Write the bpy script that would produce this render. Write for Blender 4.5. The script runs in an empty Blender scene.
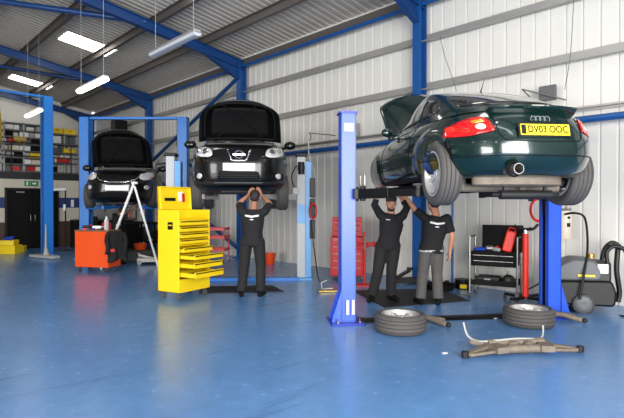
import bpy, math, random
import numpy as np
from mathutils import Vector, Matrix, Euler
from mathutils.bvhtree import BVHTree

SC = bpy.context.scene
COL = SC.collection
random.seed(7)
PI = math.pi
R = math.radians
# ------------------------------------------------------------------ camera, sky, light, exposure
EYE = 1.5
FPX = 500.0
cam_data = bpy.data.cameras.new('camera')
cam = bpy.data.objects.new('camera', cam_data)
COL.objects.link(cam)
cam_data.sensor_fit = 'HORIZONTAL'
cam_data.sensor_width = 36.0
cam_data.lens = 36.0 * FPX / 624.0
cam_data.clip_start = 0.05
cam_data.clip_end = 200
cam.location = (0, 0, EYE)
cam.rotation_euler = (R(90) - math.atan(4.0 / FPX), 0, 0)
SC.camera = cam

# the building stands turned to the camera: t runs along the right wall, u away from it
WD = Vector((-0.683, 0.730, 0)).normalized()
WN = Vector((-WD.y, -WD.x * -1 * -1, 0))
WN = Vector((-WD.y, WD.x, 0))
W0 = Vector((-0.483, 12.71, 0))
def B(t, u, z):
    p = W0 + WD * t + WN * u
    return Vector((p.x, p.y, z))
WALL_YAW = math.atan2(WD.y, WD.x)          # local X = along the wall, away from the camera
WROT = Matrix.Rotation(WALL_YAW, 4, 'Z')

world = bpy.data.worlds.new('world')
SC.world = world
world.use_nodes = True
_bg = world.node_tree.nodes['Background']
_bg.inputs['Color'].default_value = (0.80, 0.90, 1.0, 1)
_bg.inputs['Strength'].default_value = 1.6

def area_light(name, loc, target, sx, sy, power, color):
    d = bpy.data.lights.new(name, 'AREA')
    d.shape = 'RECTANGLE'
    d.size = sx
    d.size_y = sy
    d.energy = power
    d.color = color
    o = bpy.data.objects.new(name, d)
    COL.objects.link(o)
    o.location = loc
    o.rotation_euler = (Vector(target) - Vector(loc)).to_track_quat('-Z', 'Y').to_euler()
    return o
# daylight through the open roller door behind the camera and the one in the left side wall
area_light('door_daylight', B(-13.7, 9.2, 2.5), B(0, 6.0, 2.0), 7.4, 4.6, 1300, (1.0, 0.965, 0.92))
area_light('side_door_daylight', B(-7.0, 19.6, 2.5), B(-6, 5, 1.6), 7.0, 4.6, 1150, (1.0, 0.965, 0.92))
# daylight through the translucent roof sheets; those out of view are added for light
SKYLIGHTS = [(-12.1, 2.9), (-6.1, 2.9), (-0.1, 2.9), (5.85, 2.9), (12.1, 2.9),
             (-12.1, 17.2), (-6.1, 17.2), (-0.1, 17.2), (5.85, 17.2)]

SC.view_settings.view_transform = 'Standard'
SC.view_settings.look = 'None'
SC.view_settings.gamma = 1.0
SC.view_settings.exposure = 0.32
SC.view_settings.use_curve_mapping = False

# ------------------------------------------------------------------ materials
def srgb(r, g, b):
    def f(c):
        c /= 255.0
        return c / 12.92 if c <= 0.04045 else ((c + 0.055) / 1.055) ** 2.4
    return (f(r), f(g), f(b), 1)

def mat(name, rgb, rough=0.5, metal=0.0, var=0.12, scale=6.0, bump=0.0, bscale=60.0, coat=0.0, emit=0.0, spec=0.5, ecol=None):
    m = bpy.data.materials.new(name)
    m.use_nodes = True
    nt = m.node_tree
    b = nt.nodes['Principled BSDF']
    b.inputs['Roughness'].default_value = rough
    b.inputs['Metallic'].default_value = metal
    b.inputs['Specular IOR Level'].default_value = spec
    b.inputs['Coat Weight'].default_value = coat
    b.inputs['Coat Roughness'].default_value = 0.04
    c = srgb(*rgb)
    tc = nt.nodes.new('ShaderNodeTexCoord')
    n = nt.nodes.new('ShaderNodeTexNoise')
    n.inputs['Scale'].default_value = scale
    n.inputs['Detail'].default_value = 5
    nt.links.new(tc.outputs['Object'], n.inputs['Vector'])
    mx = nt.nodes.new('ShaderNodeMix')
    mx.data_type = 'RGBA'
    mx.inputs[6].default_value = tuple(v * (1 - var) for v in c[:3]) + (1,)
    mx.inputs[7].default_value = tuple(min(1, v * (1 + var)) for v in c[:3]) + (1,)
    nt.links.new(n.outputs['Fac'], mx.inputs[0])
    nt.links.new(mx.outputs[2], b.inputs['Base Color'])
    if bump > 0:
        n2 = nt.nodes.new('ShaderNodeTexNoise')
        n2.inputs['Scale'].default_value = bscale
        bp = nt.nodes.new('ShaderNodeBump')
        bp.inputs['Strength'].default_value = bump
        bp.inputs['Distance'].default_value = 0.01
        nt.links.new(tc.outputs['Object'], n2.inputs['Vector'])
        nt.links.new(n2.outputs['Fac'], bp.inputs['Height'])
        nt.links.new(bp.outputs['Normal'], b.inputs['Normal'])
    if emit > 0:
        b.inputs['Emission Color'].default_value = srgb(*(ecol or rgb))
        b.inputs['Emission Strength'].default_value = emit
    return m

M = {}
M['clad'] = mat('white_cladding', (212, 210, 204), 0.45, var=0.04, scale=0.8)
M['rooflin'] = mat('roof_lining', (176, 170, 162), 0.5, var=0.05, scale=0.6)
M['plaster'] = mat('cream_plaster', (196, 190, 176), 0.8, var=0.05, scale=2)
M['stripe'] = mat('blue_paint_stripe', (28, 48, 105), 0.6, var=0.08)
M['dado'] = mat('brown_dado_paint', (66, 46, 36), 0.6, var=0.12)
M['steelblue'] = mat('column_blue_paint', (16, 74, 138), 0.35, var=0.08, scale=3)
M['steelnavy'] = mat('rafter_blue_paint', (16, 60, 116), 0.4, var=0.08, scale=3)
M['galv'] = mat('galvanised_steel', (168, 166, 163), 0.42, metal=0.55, var=0.12, scale=4)
M['purlin'] = mat('grey_purlin', (96, 90, 86), 0.5, metal=0.3, var=0.12, scale=3)
M['liftblue'] = mat('lift_blue_paint', (48, 88, 205), 0.3, var=0.06, scale=5)
M['liftdark'] = mat('lift_deep_blue_paint', (22, 48, 165), 0.35, var=0.08, scale=5)
M['liftsky'] = mat('lift_sky_blue_paint', (40, 120, 205), 0.35, var=0.06, scale=5)
M['liftpale'] = mat('lift_pale_blue_paint', (90, 160, 222), 0.35, var=0.06, scale=5)
M['liftgrey'] = mat('lift_grey_paint', (176, 182, 186), 0.4, var=0.06, scale=5)
M['black'] = mat('black_plastic', (9, 9, 10), 0.45, var=0.2, spec=0.35)
M['blackm'] = mat('matt_black', (7, 7, 8), 0.8, var=0.2, spec=0.25)
M['rubber'] = mat('tyre_rubber', (76, 73, 71), 0.75, var=0.12, scale=12, bump=0.2, bscale=80)
M['alloy'] = mat('alloy_silver', (205, 204, 200), 0.35, metal=0.45, var=0.05)
M['chrome'] = mat('chrome', (225, 225, 225), 0.12, metal=1.0, var=0.02)
M['steel'] = mat('bare_steel', (130, 128, 124), 0.38, metal=0.8, var=0.2, scale=14)
M['rust'] = mat('weathered_cast_metal', (122, 111, 98), 0.65, metal=0.25, var=0.35, scale=18, bump=0.3)
M['darkmet'] = mat('dark_metal', (42, 41, 42), 0.5, metal=0.5, var=0.25, scale=12)
M['green'] = mat('dark_green_car_paint', (7, 36, 32), 0.22, metal=0.25, var=0.04, coat=1.0)
M['carblack'] = mat('black_car_paint', (6, 6, 7), 0.3, var=0.05, coat=0.45, spec=0.3)
M['glass'] = mat('tinted_car_glass', (14, 18, 18), 0.05, var=0.05, coat=1.0, spec=0.8)
M['redlight'] = mat('red_lamp_lens', (205, 18, 16), 0.12, var=0.15, scale=30, coat=1.0)
M['orangelight'] = mat('amber_lamp_lens', (245, 130, 20), 0.12, var=0.1, coat=1.0)
M['clearlight'] = mat('clear_lamp_lens', (215, 215, 218), 0.1, var=0.25, scale=25, coat=1.0)
M['plateyel'] = mat('yellow_plate', (246, 214, 40), 0.4, var=0.03)
M['platewht'] = mat('white_plate', (250, 248, 242), 0.35, var=0.02)
M['yellow'] = mat('yellow_cabinet_paint', (240, 205, 20), 0.35, var=0.05)
M['orange'] = mat('orange_cabinet_paint', (232, 78, 12), 0.4, var=0.06)
M['red'] = mat('red_paint', (196, 20, 22), 0.35, var=0.08)
M['redbright'] = mat('bright_red_plastic', (225, 40, 22), 0.4, var=0.1)
M['skin'] = mat('skin', (190, 132, 104), 0.55, var=0.08, scale=10)
M['skindark'] = mat('tanned_skin', (150, 100, 76), 0.55, var=0.08, scale=10)
M['shirt'] = mat('black_cotton', (15, 15, 18), 0.85, var=0.2, scale=14, bump=0.8, bscale=16)
M['trouser_b'] = mat('black_work_trousers', (20, 19, 20), 0.85, var=0.2, scale=14, bump=0.8, bscale=14)
M['trouser_g'] = mat('grey_work_trousers', (78, 76, 74), 0.85, var=0.2, scale=14, bump=0.8, bscale=14)
M['hair'] = mat('dark_hair', (26, 20, 17), 0.7, var=0.3, scale=30)
M['white'] = mat('white_plastic', (232, 232, 230), 0.4, var=0.04)
M['cream'] = mat('cream_plastic', (214, 204, 184), 0.45, var=0.06)
M['grey'] = mat('mid_grey_plastic', (88, 90, 92), 0.45, var=0.08)
M['lightgrey'] = mat('light_grey_plastic', (168, 168, 166), 0.45, var=0.08)
M['anthracite'] = mat('anthracite_plastic', (34, 35, 37), 0.5, var=0.1)
M['mat_'] = mat('black_rubber_mat', (30, 30, 33), 0.7, var=0.2, scale=20, bump=0.3)
M['bluecloth'] = mat('blue_cloth', (24, 60, 170), 0.9, var=0.2)
M['exitgreen'] = mat('exit_sign_green', (10, 120, 70), 0.4, var=0.03)
M['hosered'] = mat('red_hose', (200, 24, 28), 0.4, var=0.05)
M['tube_on'] = mat('lit_tube', (255, 255, 255), 0.4, var=0.0, emit=5.0)
M['tube_off'] = mat('unlit_diffuser', (190, 192, 196), 0.3, var=0.04)
M['brass'] = mat('brass', (176, 148, 82), 0.35, metal=0.8, var=0.1)
M['mezz'] = mat('mezzanine_edge_paint', (24, 24, 28), 0.6, var=0.15)
M['wood'] = mat('plywood', (120, 92, 64), 0.7, var=0.2)
M['sky_on'] = mat('translucent_roof_sheet', (255, 252, 240), 0.5, var=0.0, emit=9.0)

def floor_material():
    m = bpy.data.materials.new('blue_floor_paint')
    m.use_nodes = True
    nt = m.node_tree
    b = nt.nodes['Principled BSDF']
    tc = nt.nodes.new('ShaderNodeTexCoord')
    def noise(scale, detail=6, rough=0.6):
        n = nt.nodes.new('ShaderNodeTexNoise')
        n.inputs['Scale'].default_value = scale
        n.inputs['Detail'].default_value = detail
        n.inputs['Roughness'].default_value = rough
        nt.links.new(tc.outputs['Object'], n.inputs['Vector'])
        return n
    def ramp(src, a, b2, ca, cb):
        r = nt.nodes.new('ShaderNodeValToRGB')
        r.color_ramp.elements[0].position = a
        r.color_ramp.elements[1].position = b2
        r.color_ramp.elements[0].color = ca
        r.color_ramp.elements[1].color = cb
        nt.links.new(src, r.inputs['Fac'])
        return r
    n1 = noise(0.55)
    r1 = ramp(n1.outputs['Fac'], 0.3, 0.72, srgb(88, 134, 188), srgb(106, 154, 208))
    n2 = noise(7.0, 8, 0.75)
    r2 = ramp(n2.outputs['Fac'], 0.35, 0.62, (0, 0, 0, 1), (1, 1, 1, 1))
    mx = nt.nodes.new('ShaderNodeMix'); mx.data_type = 'RGBA'; mx.blend_type = 'MULTIPLY'
    mx.inputs[0].default_value = 0.16
    nt.links.new(r1.outputs['Color'], mx.inputs[6])
    nt.links.new(r2.outputs['Color'], mx.inputs[7])
    # pale scuffs
    mp = nt.nodes.new('ShaderNodeMapping'); mp.inputs['Scale'].default_value = (1.0, 2.2, 1)
    mp.inputs['Rotation'].default_value = (0, 0, 0.6)
    nt.links.new(tc.outputs['Object'], mp.inputs['Vector'])
    v = nt.nodes.new('ShaderNodeTexNoise'); v.inputs['Scale'].default_value = 9.0; v.inputs['Detail'].default_value = 3
    nt.links.new(mp.outputs['Vector'], v.inputs['Vector'])
    r3 = ramp(v.outputs['Fac'], 0.765, 0.785, (0, 0, 0, 1), (1, 1, 1, 1))
    mx2 = nt.nodes.new('ShaderNodeMix'); mx2.data_type = 'RGBA'
    nt.links.new(r3.outputs['Color'], mx2.inputs[0])
    nt.links.new(mx.outputs[2], mx2.inputs[6])
    mx2.inputs[7].default_value = srgb(165, 180, 200)
    # dark tyre marks
    w = nt.nodes.new('ShaderNodeTexNoise'); w.inputs['Scale'].default_value = 1.6; w.inputs['Detail'].default_value = 7
    mp2 = nt.nodes.new('ShaderNodeMapping'); mp2.inputs['Scale'].default_value = (3.0, 0.35, 1)
    mp2.inputs['Rotation'].default_value = (0, 0, -0.5)
    nt.links.new(tc.outputs['Object'], mp2.inputs['Vector'])
    nt.links.new(mp2.outputs['Vector'], w.inputs['Vector'])
    r4 = ramp(w.outputs['Fac'], 0.62, 0.70, (0, 0, 0, 1), (0.3, 0.3, 0.3, 1))
    mx3 = nt.nodes.new('ShaderNodeMix'); mx3.data_type = 'RGBA'
    nt.links.new(r4.outputs['Color'], mx3.inputs[0])
    nt.links.new(mx2.outputs[2], mx3.inputs[6])
    mx3.inputs[7].default_value = srgb(30, 48, 92)
    nt.links.new(mx3.outputs[2], b.inputs['Base Color'])
    rr = nt.nodes.new('ShaderNodeMapRange')
    rr.inputs['To Min'].default_value = 0.16
    rr.inputs['To Max'].default_value = 0.34
    nt.links.new(n2.outputs['Fac'], rr.inputs['Value'])
    nt.links.new(rr.outputs['Result'], b.inputs['Roughness'])
    bp = nt.nodes.new('ShaderNodeBump'); bp.inputs['Strength'].default_value = 0.08; bp.inputs['Distance'].default_value = 0.01
    n5 = noise(25.0, 3)
    nt.links.new(n5.outputs['Fac'], bp.inputs['Height'])
    nt.links.new(bp.outputs['Normal'], b.inputs['Normal'])
    return m
M['floor'] = floor_material()

# ------------------------------------------------------------------ mesh helpers
def cat_rom(pts, n=6, closed=False):
    P = [Vector(p) for p in pts]
    N = len(P)
    out = []
    rng = N if closed else N - 1
    for i in range(rng):
        if closed:
            a, b, c, d = P[(i - 1) % N], P[i], P[(i + 1) % N], P[(i + 2) % N]
        else:
            a, b, c, d = P[max(i - 1, 0)], P[i], P[i + 1], P[min(i + 2, N - 1)]
        for k in range(n):
            t = k / n
            out.append(0.5 * ((2 * b) + (-a + c) * t + (2 * a - 5 * b + 4 * c - d) * t * t + (-a + 3 * b - 3 * c + d) * t ** 3))
    if not closed:
        out.append(P[-1])
    return out

class MB:
    def __init__(self):
        self.v = []; self.f = []; self.mi = []
    def add(self, vs, fs, mi=0, M4=None):
        o = len(self.v)
        for p in vs:
            p = Vector(p)
            self.v.append(M4 @ p if M4 is not None else p)
        for f in fs:
            self.f.append(tuple(i + o for i in f)); self.mi.append(mi)
        return self
    def box(self, c, s, rot=None, mi=0):
        x, y, z = s[0] / 2, s[1] / 2, s[2] / 2
        vs = [(-x, -y, -z), (x, -y, -z), (x, y, -z), (-x, y, -z), (-x, -y, z), (x, -y, z), (x, y, z), (-x, y, z)]
        fs = [(0, 3, 2, 1), (4, 5, 6, 7), (0, 1, 5, 4), (1, 2, 6, 5), (2, 3, 7, 6), (3, 0, 4, 7)]
        m = Matrix.Translation(Vector(c))
        if rot is not None:
            m = m @ (Euler(rot).to_matrix().to_4x4() if not isinstance(rot, Matrix) else rot)
        return self.add(vs, fs, mi, m)
    def beam(self, a, b, w, h, mi=0, up=(0, 0, 1)):
        a = Vector(a); b = Vector(b); d = (b - a); L = d.length; d.normalize()
        s = d.cross(Vector(up))
        if s.length < 1e-4: s = d.cross(Vector((0, 1, 0)))
        s.normalize(); u = s.cross(d)
        m = Matrix((s, d, u)).transposed().to_4x4(); m.translation = (a + b) / 2
        x, y, z = w / 2, L / 2, h / 2
        vs = [(-x, -y, -z), (x, -y, -z), (x, y, -z), (-x, y, -z), (-x, -y, z), (x, -y, z), (x, y, z), (-x, y, z)]
        fs = [(0, 3, 2, 1), (4, 5, 6, 7), (0, 1, 5, 4), (1, 2, 6, 5), (2, 3, 7, 6), (3, 0, 4, 7)]
        return self.add(vs, fs, mi, m)
    def ibeam(self, a, b, w, h, tf=0.02, tw=0.012, up=(0, 0, 1), mi=0):
        a = Vector(a); b = Vector(b); d = (b - a).normalized()
        s = d.cross(Vector(up)).normalized(); u = s.cross(d)
        for k in (-1, 1):
            o = u * (k * (h - tf) / 2)
            self.beam(a + o, b + o, w, tf, mi, up)
        self.beam(a, b, tw, h - tf, mi, up)
        return self
    def tube(self, pts, r, seg=10, mi=0, cap=True, closed=False):
        P = [Vector(p) for p in pts]; n = len(P)
        rs = r if isinstance(r, (list, tuple)) else [r] * n
        T = []
        for i in range(n):
            if closed: t = P[(i + 1) % n] - P[i - 1]
            else: t = P[min(i + 1, n - 1)] - P[max(i - 1, 0)]
            if t.length < 1e-9: t = Vector((0, 0, 1))
            T.append(t.normalized())
        ref = Vector((0, 0, 1)) if abs(T[0].z) < 0.9 else Vector((1, 0, 0))
        nn = (ref - T[0] * ref.dot(T[0])).normalized()
        vs = []
        for i in range(n):
            nn = (nn - T[i] * nn.dot(T[i]))
            if nn.length < 1e-6: nn = T[i].orthogonal()
            nn.normalize()
            bb = T[i].cross(nn)
            for k in range(seg):
                a = 2 * PI * k / seg
                vs.append(P[i] + (nn * math.cos(a) + bb * math.sin(a)) * rs[i])
        fs = []
        for i in range(n if closed else n - 1):
            j = (i + 1) % n
            for k in range(seg):
                k2 = (k + 1) % seg
                fs.append((i * seg + k, i * seg + k2, j * seg + k2, j * seg + k))
        if cap and not closed:
            fs.append(tuple(range(seg))[::-1]); fs.append(tuple((n - 1) * seg + k for k in range(seg)))
        return self.add(vs, fs, mi)
    def cyl(self, a, b, r, seg=20, mi=0, r2=None):
        return self.tube([a, b], [r, r if r2 is None else r2], seg, mi)
    def lathe(self, prof, c=(0, 0, 0), axis='Z', seg=32, mi=0, closed=False):
        rot = {'Z': Matrix.Identity(4), 'X': Matrix.Rotation(PI / 2, 4, 'Y'), 'Y': Matrix.Rotation(-PI / 2, 4, 'X')}[axis]
        m = Matrix.Translation(Vector(c)) @ rot
        vs = []; fs = []; n = len(prof)
        for r, z in prof:
            for k in range(seg):
                a = 2 * PI * k / seg
                vs.append((r * math.cos(a), r * math.sin(a), z))
        for i in range(n if closed else n - 1):
            j = (i + 1) % n
            for k in range(seg):
                k2 = (k + 1) % seg
                fs.append((i * seg + k, i * seg + k2, j * seg + k2, j * seg + k))
        return self.add(vs, fs, mi, m)
    def ell(self, c, r, seg=16, rings=10, rot=None, mi=0):
        m = Matrix.Translation(Vector(c))
        if rot is not None: m = m @ Euler(rot).to_matrix().to_4x4()
        vs = [(0, 0, -r[2])]; fs = []
        for i in range(1, rings):
            ph = -PI / 2 + PI * i / rings
            for k in range(seg):
                a = 2 * PI * k / seg
                vs.append((r[0] * math.cos(ph) * math.cos(a), r[1] * math.cos(ph) * math.sin(a), r[2] * math.sin(ph)))
        vs.append((0, 0, r[2])); e = len(vs) - 1
        for k in range(seg):
            k2 = (k + 1) % seg
            fs.append((0, 1 + k2, 1 + k))
            for i in range(rings - 2):
                a = 1 + i * seg
                fs.append((a + k, a + k2, a + seg + k2, a + seg + k))
            a = 1 + (rings - 2) * seg
            fs.append((a + k, a + k2, e))
        return self.add(vs, fs, mi, m)
    def prism(self, poly, z0, z1, m=None, mi=0):
        n = len(poly)
        vs = [(p[0], p[1], z0) for p in poly] + [(p[0], p[1], z1) for p in poly]
        fs = [tuple(range(n))[::-1], tuple(range(n, 2 * n))] + [(i, (i + 1) % n, (i + 1) % n + n, i + n) for i in range(n)]
        return self.add(vs, fs, mi, m)
    def etube(self, secs, seg=20, mi=0):
        """secs: (centre, rx, ry) stacked, elliptical in local XY"""
        vs = []; fs = []; n = len(secs)
        for c, rx, ry in secs:
            for k in range(seg):
                a = 2 * PI * k / seg
                vs.append((c[0] + rx * math.cos(a), c[1] + ry * math.sin(a), c[2]))
        for i in range(n - 1):
            for k in range(seg):
                k2 = (k + 1) % seg
                fs.append((i * seg + k, i * seg + k2, (i + 1) * seg + k2, (i + 1) * seg + k))
        fs.append(tuple(range(seg))[::-1]); fs.append(tuple((n - 1) * seg + k for k in range(seg)))
        return self.add(vs, fs, mi)
    def cone(self, a, b, ra, rb, seg=14):
        """round-ended tapered limb"""
        self.tube([a, b], [ra, rb], seg); self.ell(a, (ra,) * 3, seg, 8); self.ell(b, (rb,) * 3, seg, 8)
        return self
    def build(self, name, m, parent=None, bevel=0.0, smooth=35, loc=None, solid=0.0, mod=None):
        me = bpy.data.meshes.new(name)
        me.from_pydata([tuple(v) for v in self.v], [], self.f)
        ms = m if isinstance(m, (list, tuple)) else [m]
        for k in ms: me.materials.append(k)
        if len(ms) > 1: me.polygons.foreach_set('material_index', self.mi)
        me.validate(); me.update()
        if smooth:
            me.shade_smooth()
            me.set_sharp_from_angle(angle=R(smooth))
        o = bpy.data.objects.new(name, me)
        COL.objects.link(o)
        if parent is not None: o.parent = parent
        if loc is not None: o.location = loc
        if solid:
            s = o.modifiers.new('solid', 'SOLIDIFY'); s.thickness = abs(solid); s.offset = -1 if solid > 0 else 1
        if bevel:
            bv = o.modifiers.new('bevel', 'BEVEL'); bv.width = bevel; bv.segments = 2; bv.limit_method = 'ANGLE'; bv.angle_limit = R(40)
        return o

def evaluated(o):
    dg = bpy.context.evaluated_depsgraph_get()
    dg.update()
    return bpy.data.meshes.new_from_object(o.evaluated_get(dg))

def bake(o):
    me = evaluated(o)
    o.modifiers.clear()
    old = o.data
    o.data = me
    bpy.data.meshes.remove(old)
    return o

def cut(o, cutters):
    for c in cutters:
        md = o.modifiers.new('b', 'BOOLEAN'); md.operation = 'DIFFERENCE'; md.object = c; md.solver = 'EXACT'
    bake(o)
    for c in cutters:
        me = c.data
        bpy.data.objects.remove(c); bpy.data.meshes.remove(me)
    return o

def thing(name, label, cat, loc=(0, 0, 0), rz=0.0, group=None):
    o = bpy.data.objects.new(name, None)
    COL.objects.link(o)
    o.empty_display_size = 0.2
    o.location = loc; o.rotation_euler = (0, 0, rz)
    o['label'] = label; o['category'] = cat
    if group: o['group'] = group
    return o

def tag(o, label, cat, group=None, kind=None):
    o['label'] = label; o['category'] = cat
    if group: o['group'] = group
    if kind: o['kind'] = kind
    return o

def struct(o, label=None):
    o['kind'] = 'structure'
    if label: o['label'] = label
    return o

def copy_tree(o, parent=None):
    c = o.copy(); COL.objects.link(c)
    c.parent = parent
    for ch in list(o.children): copy_tree(ch, c)
    return c

def text(name, s, size, m, parent, Mx, depth=0.002, width=None, font_space=1.0, bold=0.0):
    cu = bpy.data.curves.new(name, 'FONT')
    cu.body = s; cu.size = size; cu.extrude = depth; cu.align_x = 'CENTER'; cu.align_y = 'CENTER'; cu.space_character = font_space; cu.offset = bold
    t = bpy.data.objects.new(name + '_c', cu); COL.objects.link(t)
    me = evaluated(t)
    bpy.data.objects.remove(t); bpy.data.curves.remove(cu)
    if width:
        xs = [v.co.x for v in me.vertices]; w = max(xs) - min(xs)
        for v in me.vertices: v.co.x *= width / w
    me.transform(Mx)
    me.materials.clear(); me.materials.append(m)
    o = bpy.data.objects.new(name, me); COL.objects.link(o); o.parent = parent
    return o

def rounded(poly, r, n=4):
    out = []
    N = len(poly)
    for i in range(N):
        a = Vector(poly[i - 1]).to_2d(); b = Vector(poly[i]).to_2d(); c = Vector(poly[(i + 1) % N]).to_2d()
        d1 = (a - b); d2 = (c - b)
        k = min(r, d1.length * 0.45, d2.length * 0.45)
        p = b + d1.normalized() * k; q = b + d2.normalized() * k
        for j in range(n + 1):
            t = j / n
            out.append(tuple((1 - t) ** 2 * p + 2 * t * (1 - t) * b + t * t * q))
    return out

import bmesh
def patch(name, bvh, poly, axis, m, parent, eps=0.004, cell=0.03, thick=0.004, hole=None):
    """lay a 2D outline onto a curved body by shooting rays along an axis: 'y+' means rays travel towards +y"""
    bm = bmesh.new()
    vs = [bm.verts.new((p[0], p[1], 0)) for p in poly]
    bm.faces.new(vs)
    xs = [p[0] for p in poly]; ys = [p[1] for p in poly]
    for lo, hi, nrm in ((min(xs), max(xs), (1, 0, 0)), (min(ys), max(ys), (0, 1, 0))):
        k = lo + cell
        while k < hi:
            bmesh.ops.bisect_plane(bm, geom=bm.verts[:] + bm.edges[:] + bm.faces[:], plane_co=(k * nrm[0], k * nrm[1], 0), plane_no=nrm)
            k += cell
    sgn = 1 if axis[1] == '+' else -1
    dead = []
    for v in bm.verts:
        a, b = v.co.x, v.co.y
        if axis[0] == 'y': o = Vector((a, -6 * sgn, b)); d = Vector((0, sgn, 0))
        elif axis[0] == 'x': o = Vector((-6 * sgn, a, b)); d = Vector((sgn, 0, 0))
        else: o = Vector((a, b, -6 * sgn)); d = Vector((0, 0, sgn))
        h, n, i, dist = bvh.ray_cast(o, d)
        if h is None: dead.append(v); continue
        if n.dot(d) > 0: n = -n
        v.co = h + n * eps
    if dead: bmesh.ops.delete(bm, geom=dead, context='VERTS')
    bmesh.ops.recalc_face_normals(bm, faces=bm.faces[:])
    if bm.faces:
        d = {'x': Vector((1, 0, 0)), 'y': Vector((0, 1, 0)), 'z': Vector((0, 0, 1))}[axis[0]] * sgn
        if sum(f.normal.dot(d) * f.calc_area() for f in bm.faces) > 0:
            bmesh.ops.reverse_faces(bm, faces=bm.faces[:])
    me = bpy.data.meshes.new(name); bm.to_mesh(me); bm.free()
    me.shade_smooth()
    me.materials.append(m)
    o = bpy.data.objects.new(name, me); COL.objects.link(o); o.parent = parent
    s = o.modifiers.new('s', 'SOLIDIFY'); s.thickness = thick; s.offset = 0
    return o

def strip(pts, w):
    """2D polyline -> closed outline of width w"""
    P = [Vector(p).to_2d() for p in pts]; L = []; Rr = []
    for i in range(len(P)):
        t = (P[min(i + 1, len(P) - 1)] - P[max(i - 1, 0)]).normalized()
        n = Vector((-t.y, t.x)) * w / 2
        L.append(tuple(P[i] + n)); Rr.append(tuple(P[i] - n))
    return L + Rr[::-1]

def px(x, ybase, z=0.0):
    Y = 500.0 * (EYE - 0) / (ybase - 205.0)
    return Vector(((x - 312.0) / 500.0 * Y, Y, z))

# ================================================================== the setting
def house(o):
    o.location = W0; o.rotation_euler = (0, 0, WALL_YAW)
    return o
T0, T1, U1 = -14.0, 14.1, 20.0
SLOPE = 0.165
EAVE = 5.56                       # underside of roof sheet at the right wall (u = 0)
def roof_z(u): return EAVE + SLOPE * min(u, U1 - u)

f = MB(); f.box(((T0 + T1) / 2, U1 / 2, -0.1), (T1 - T0 + 1, U1 + 1, 0.2))
fl = struct(house(f.build('floor', M['floor'], smooth=0)))

def profiled(t0, t1, pitch, depth, flat, side=1):
    """plan outline of trapezoidal sheeting: list of (t, offset)"""
    pts = []; t = t0
    s = 0.02
    while t < t1:
        pts += [(t, 0), (t + flat, 0), (t + flat + s, depth * side), (t + pitch - s, depth * side)]
        t += pitch
    pts = [p for p in pts if p[0] < t1] + [(t1, 0)]
    return pts

def sheet_wall(name, t0, t1, z0, z1, m):
    mb = MB(); P = profiled(t0, t1, 0.25, -0.028, 0.2)
    n = len(P)
    vs = [(p[0], p[1] - 0.13, z0) for p in P] + [(p[0], p[1] - 0.13, z1) for p in P]
    fs = [(i, i + 1, n + i + 1, n + i) for i in range(n - 1)]
    mb.add(vs, fs)
    o = mb.build(name, m, smooth=0)
    s = o.modifiers.new('s', 'SOLIDIFY'); s.thickness = 0.02; s.offset = 0
    return struct(house(o))
sheet_wall('wall_right', T0, T1, 0, EAVE + 0.2, M['clad'])

# left side wall with a roller door opening, gable behind the camera with another
mb = MB()
mb.box(((T0 + -11.0) / 2, U1 + .1, 2.8), (-11.0 - T0, .2, 5.6))
mb.box(((-3.0 + T1) / 2, U1 + .1, 2.8), (T1 + 3.0, .2, 5.6))
mb.box((-7.0, U1 + .1, 5.2), (8.0, .2, .8))
struct(house(mb.build('wall_left', M['clad'], smooth=0)))
mb = MB()
mb.box((T0 - .1, 2.5, 2.8), (.2, 5.0, 5.6)); mb.box((T0 - .1, 16.7, 2.8), (.2, 6.6, 5.6)); mb.box((T0 - .1, 9.2, 5.2), (.2, 8.4, .8))
mb.prism([(0, 5.6), (U1, 5.6), (U1 / 2, 5.6 + SLOPE * U1 / 2 + .1)], -.1, .1, Matrix(((0, 0, 1, T0 - .1), (1, 0, 0, 0), (0, 1, 0, 0), (0, 0, 0, 1))))
struct(house(mb.build('wall_front', M['clad'], smooth=0)))
mb = MB()
mb.prism([(0, 0), (U1, 0), (U1, 5.82), (U1 / 2, 5.82 + SLOPE * U1 / 2), (0, 5.82)], -.1, .1, Matrix(((0, 0, 1, T1 + .1), (1, 0, 0, 0), (0, 1, 0, 0), (0, 0, 0, 1))))
struct(house(mb.build('wall_back', M['clad'], smooth=0)))

# profiled roof lining, both slopes, with openings left for the translucent sheets
def roof():
    mb = MB(); P = profiled(T0, T1, 0.2, 0.035, 0.12)
    for side in (0, 1):
        segs = [-.3, 2.3, 3.7, 10.0]
        for i in range(len(P) - 1):
            (ta, oa), (tb, ob) = P[i], P[i + 1]
            for a, b in zip(segs[:-1], segs[1:]):
                mid = (ta + tb) / 2
                if a == 2.3 and any(abs(mid - st) < 0.42 for st, su in SKYLIGHTS if (su < 10) == (side == 0)):
                    continue
                q = []
                for (t, o, u) in ((ta, oa, a), (tb, ob, a), (tb, ob, b), (ta, oa, b)):
                    uu = u if side == 0 else U1 - u
                    q.append((t, uu, roof_z(uu) + 0.22 + o))
                mb.add(q, [(0, 1, 2, 3)])
    o = mb.build('ceiling', M['rooflin'], smooth=0)
    return struct(house(o))
roof()
for k, (st, su) in enumerate(SKYLIGHTS):
    mb = MB()
    ua, ub = (2.3, 3.7) if su < 10 else (U1 - 2.3, U1 - 3.7)
    mb.add([(st - .5, ua, roof_z(ua) + .262), (st + .5, ua, roof_z(ua) + .262), (st + .5, ub, roof_z(ub) + .262), (st - .5, ub, roof_z(ub) + .262)], [(0, 1, 2, 3)])
    o = mb.build('window_%d' % (k + 1), M['sky_on'], smooth=0)
    struct(house(o), 'translucent skylight sheet in the roof')

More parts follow.
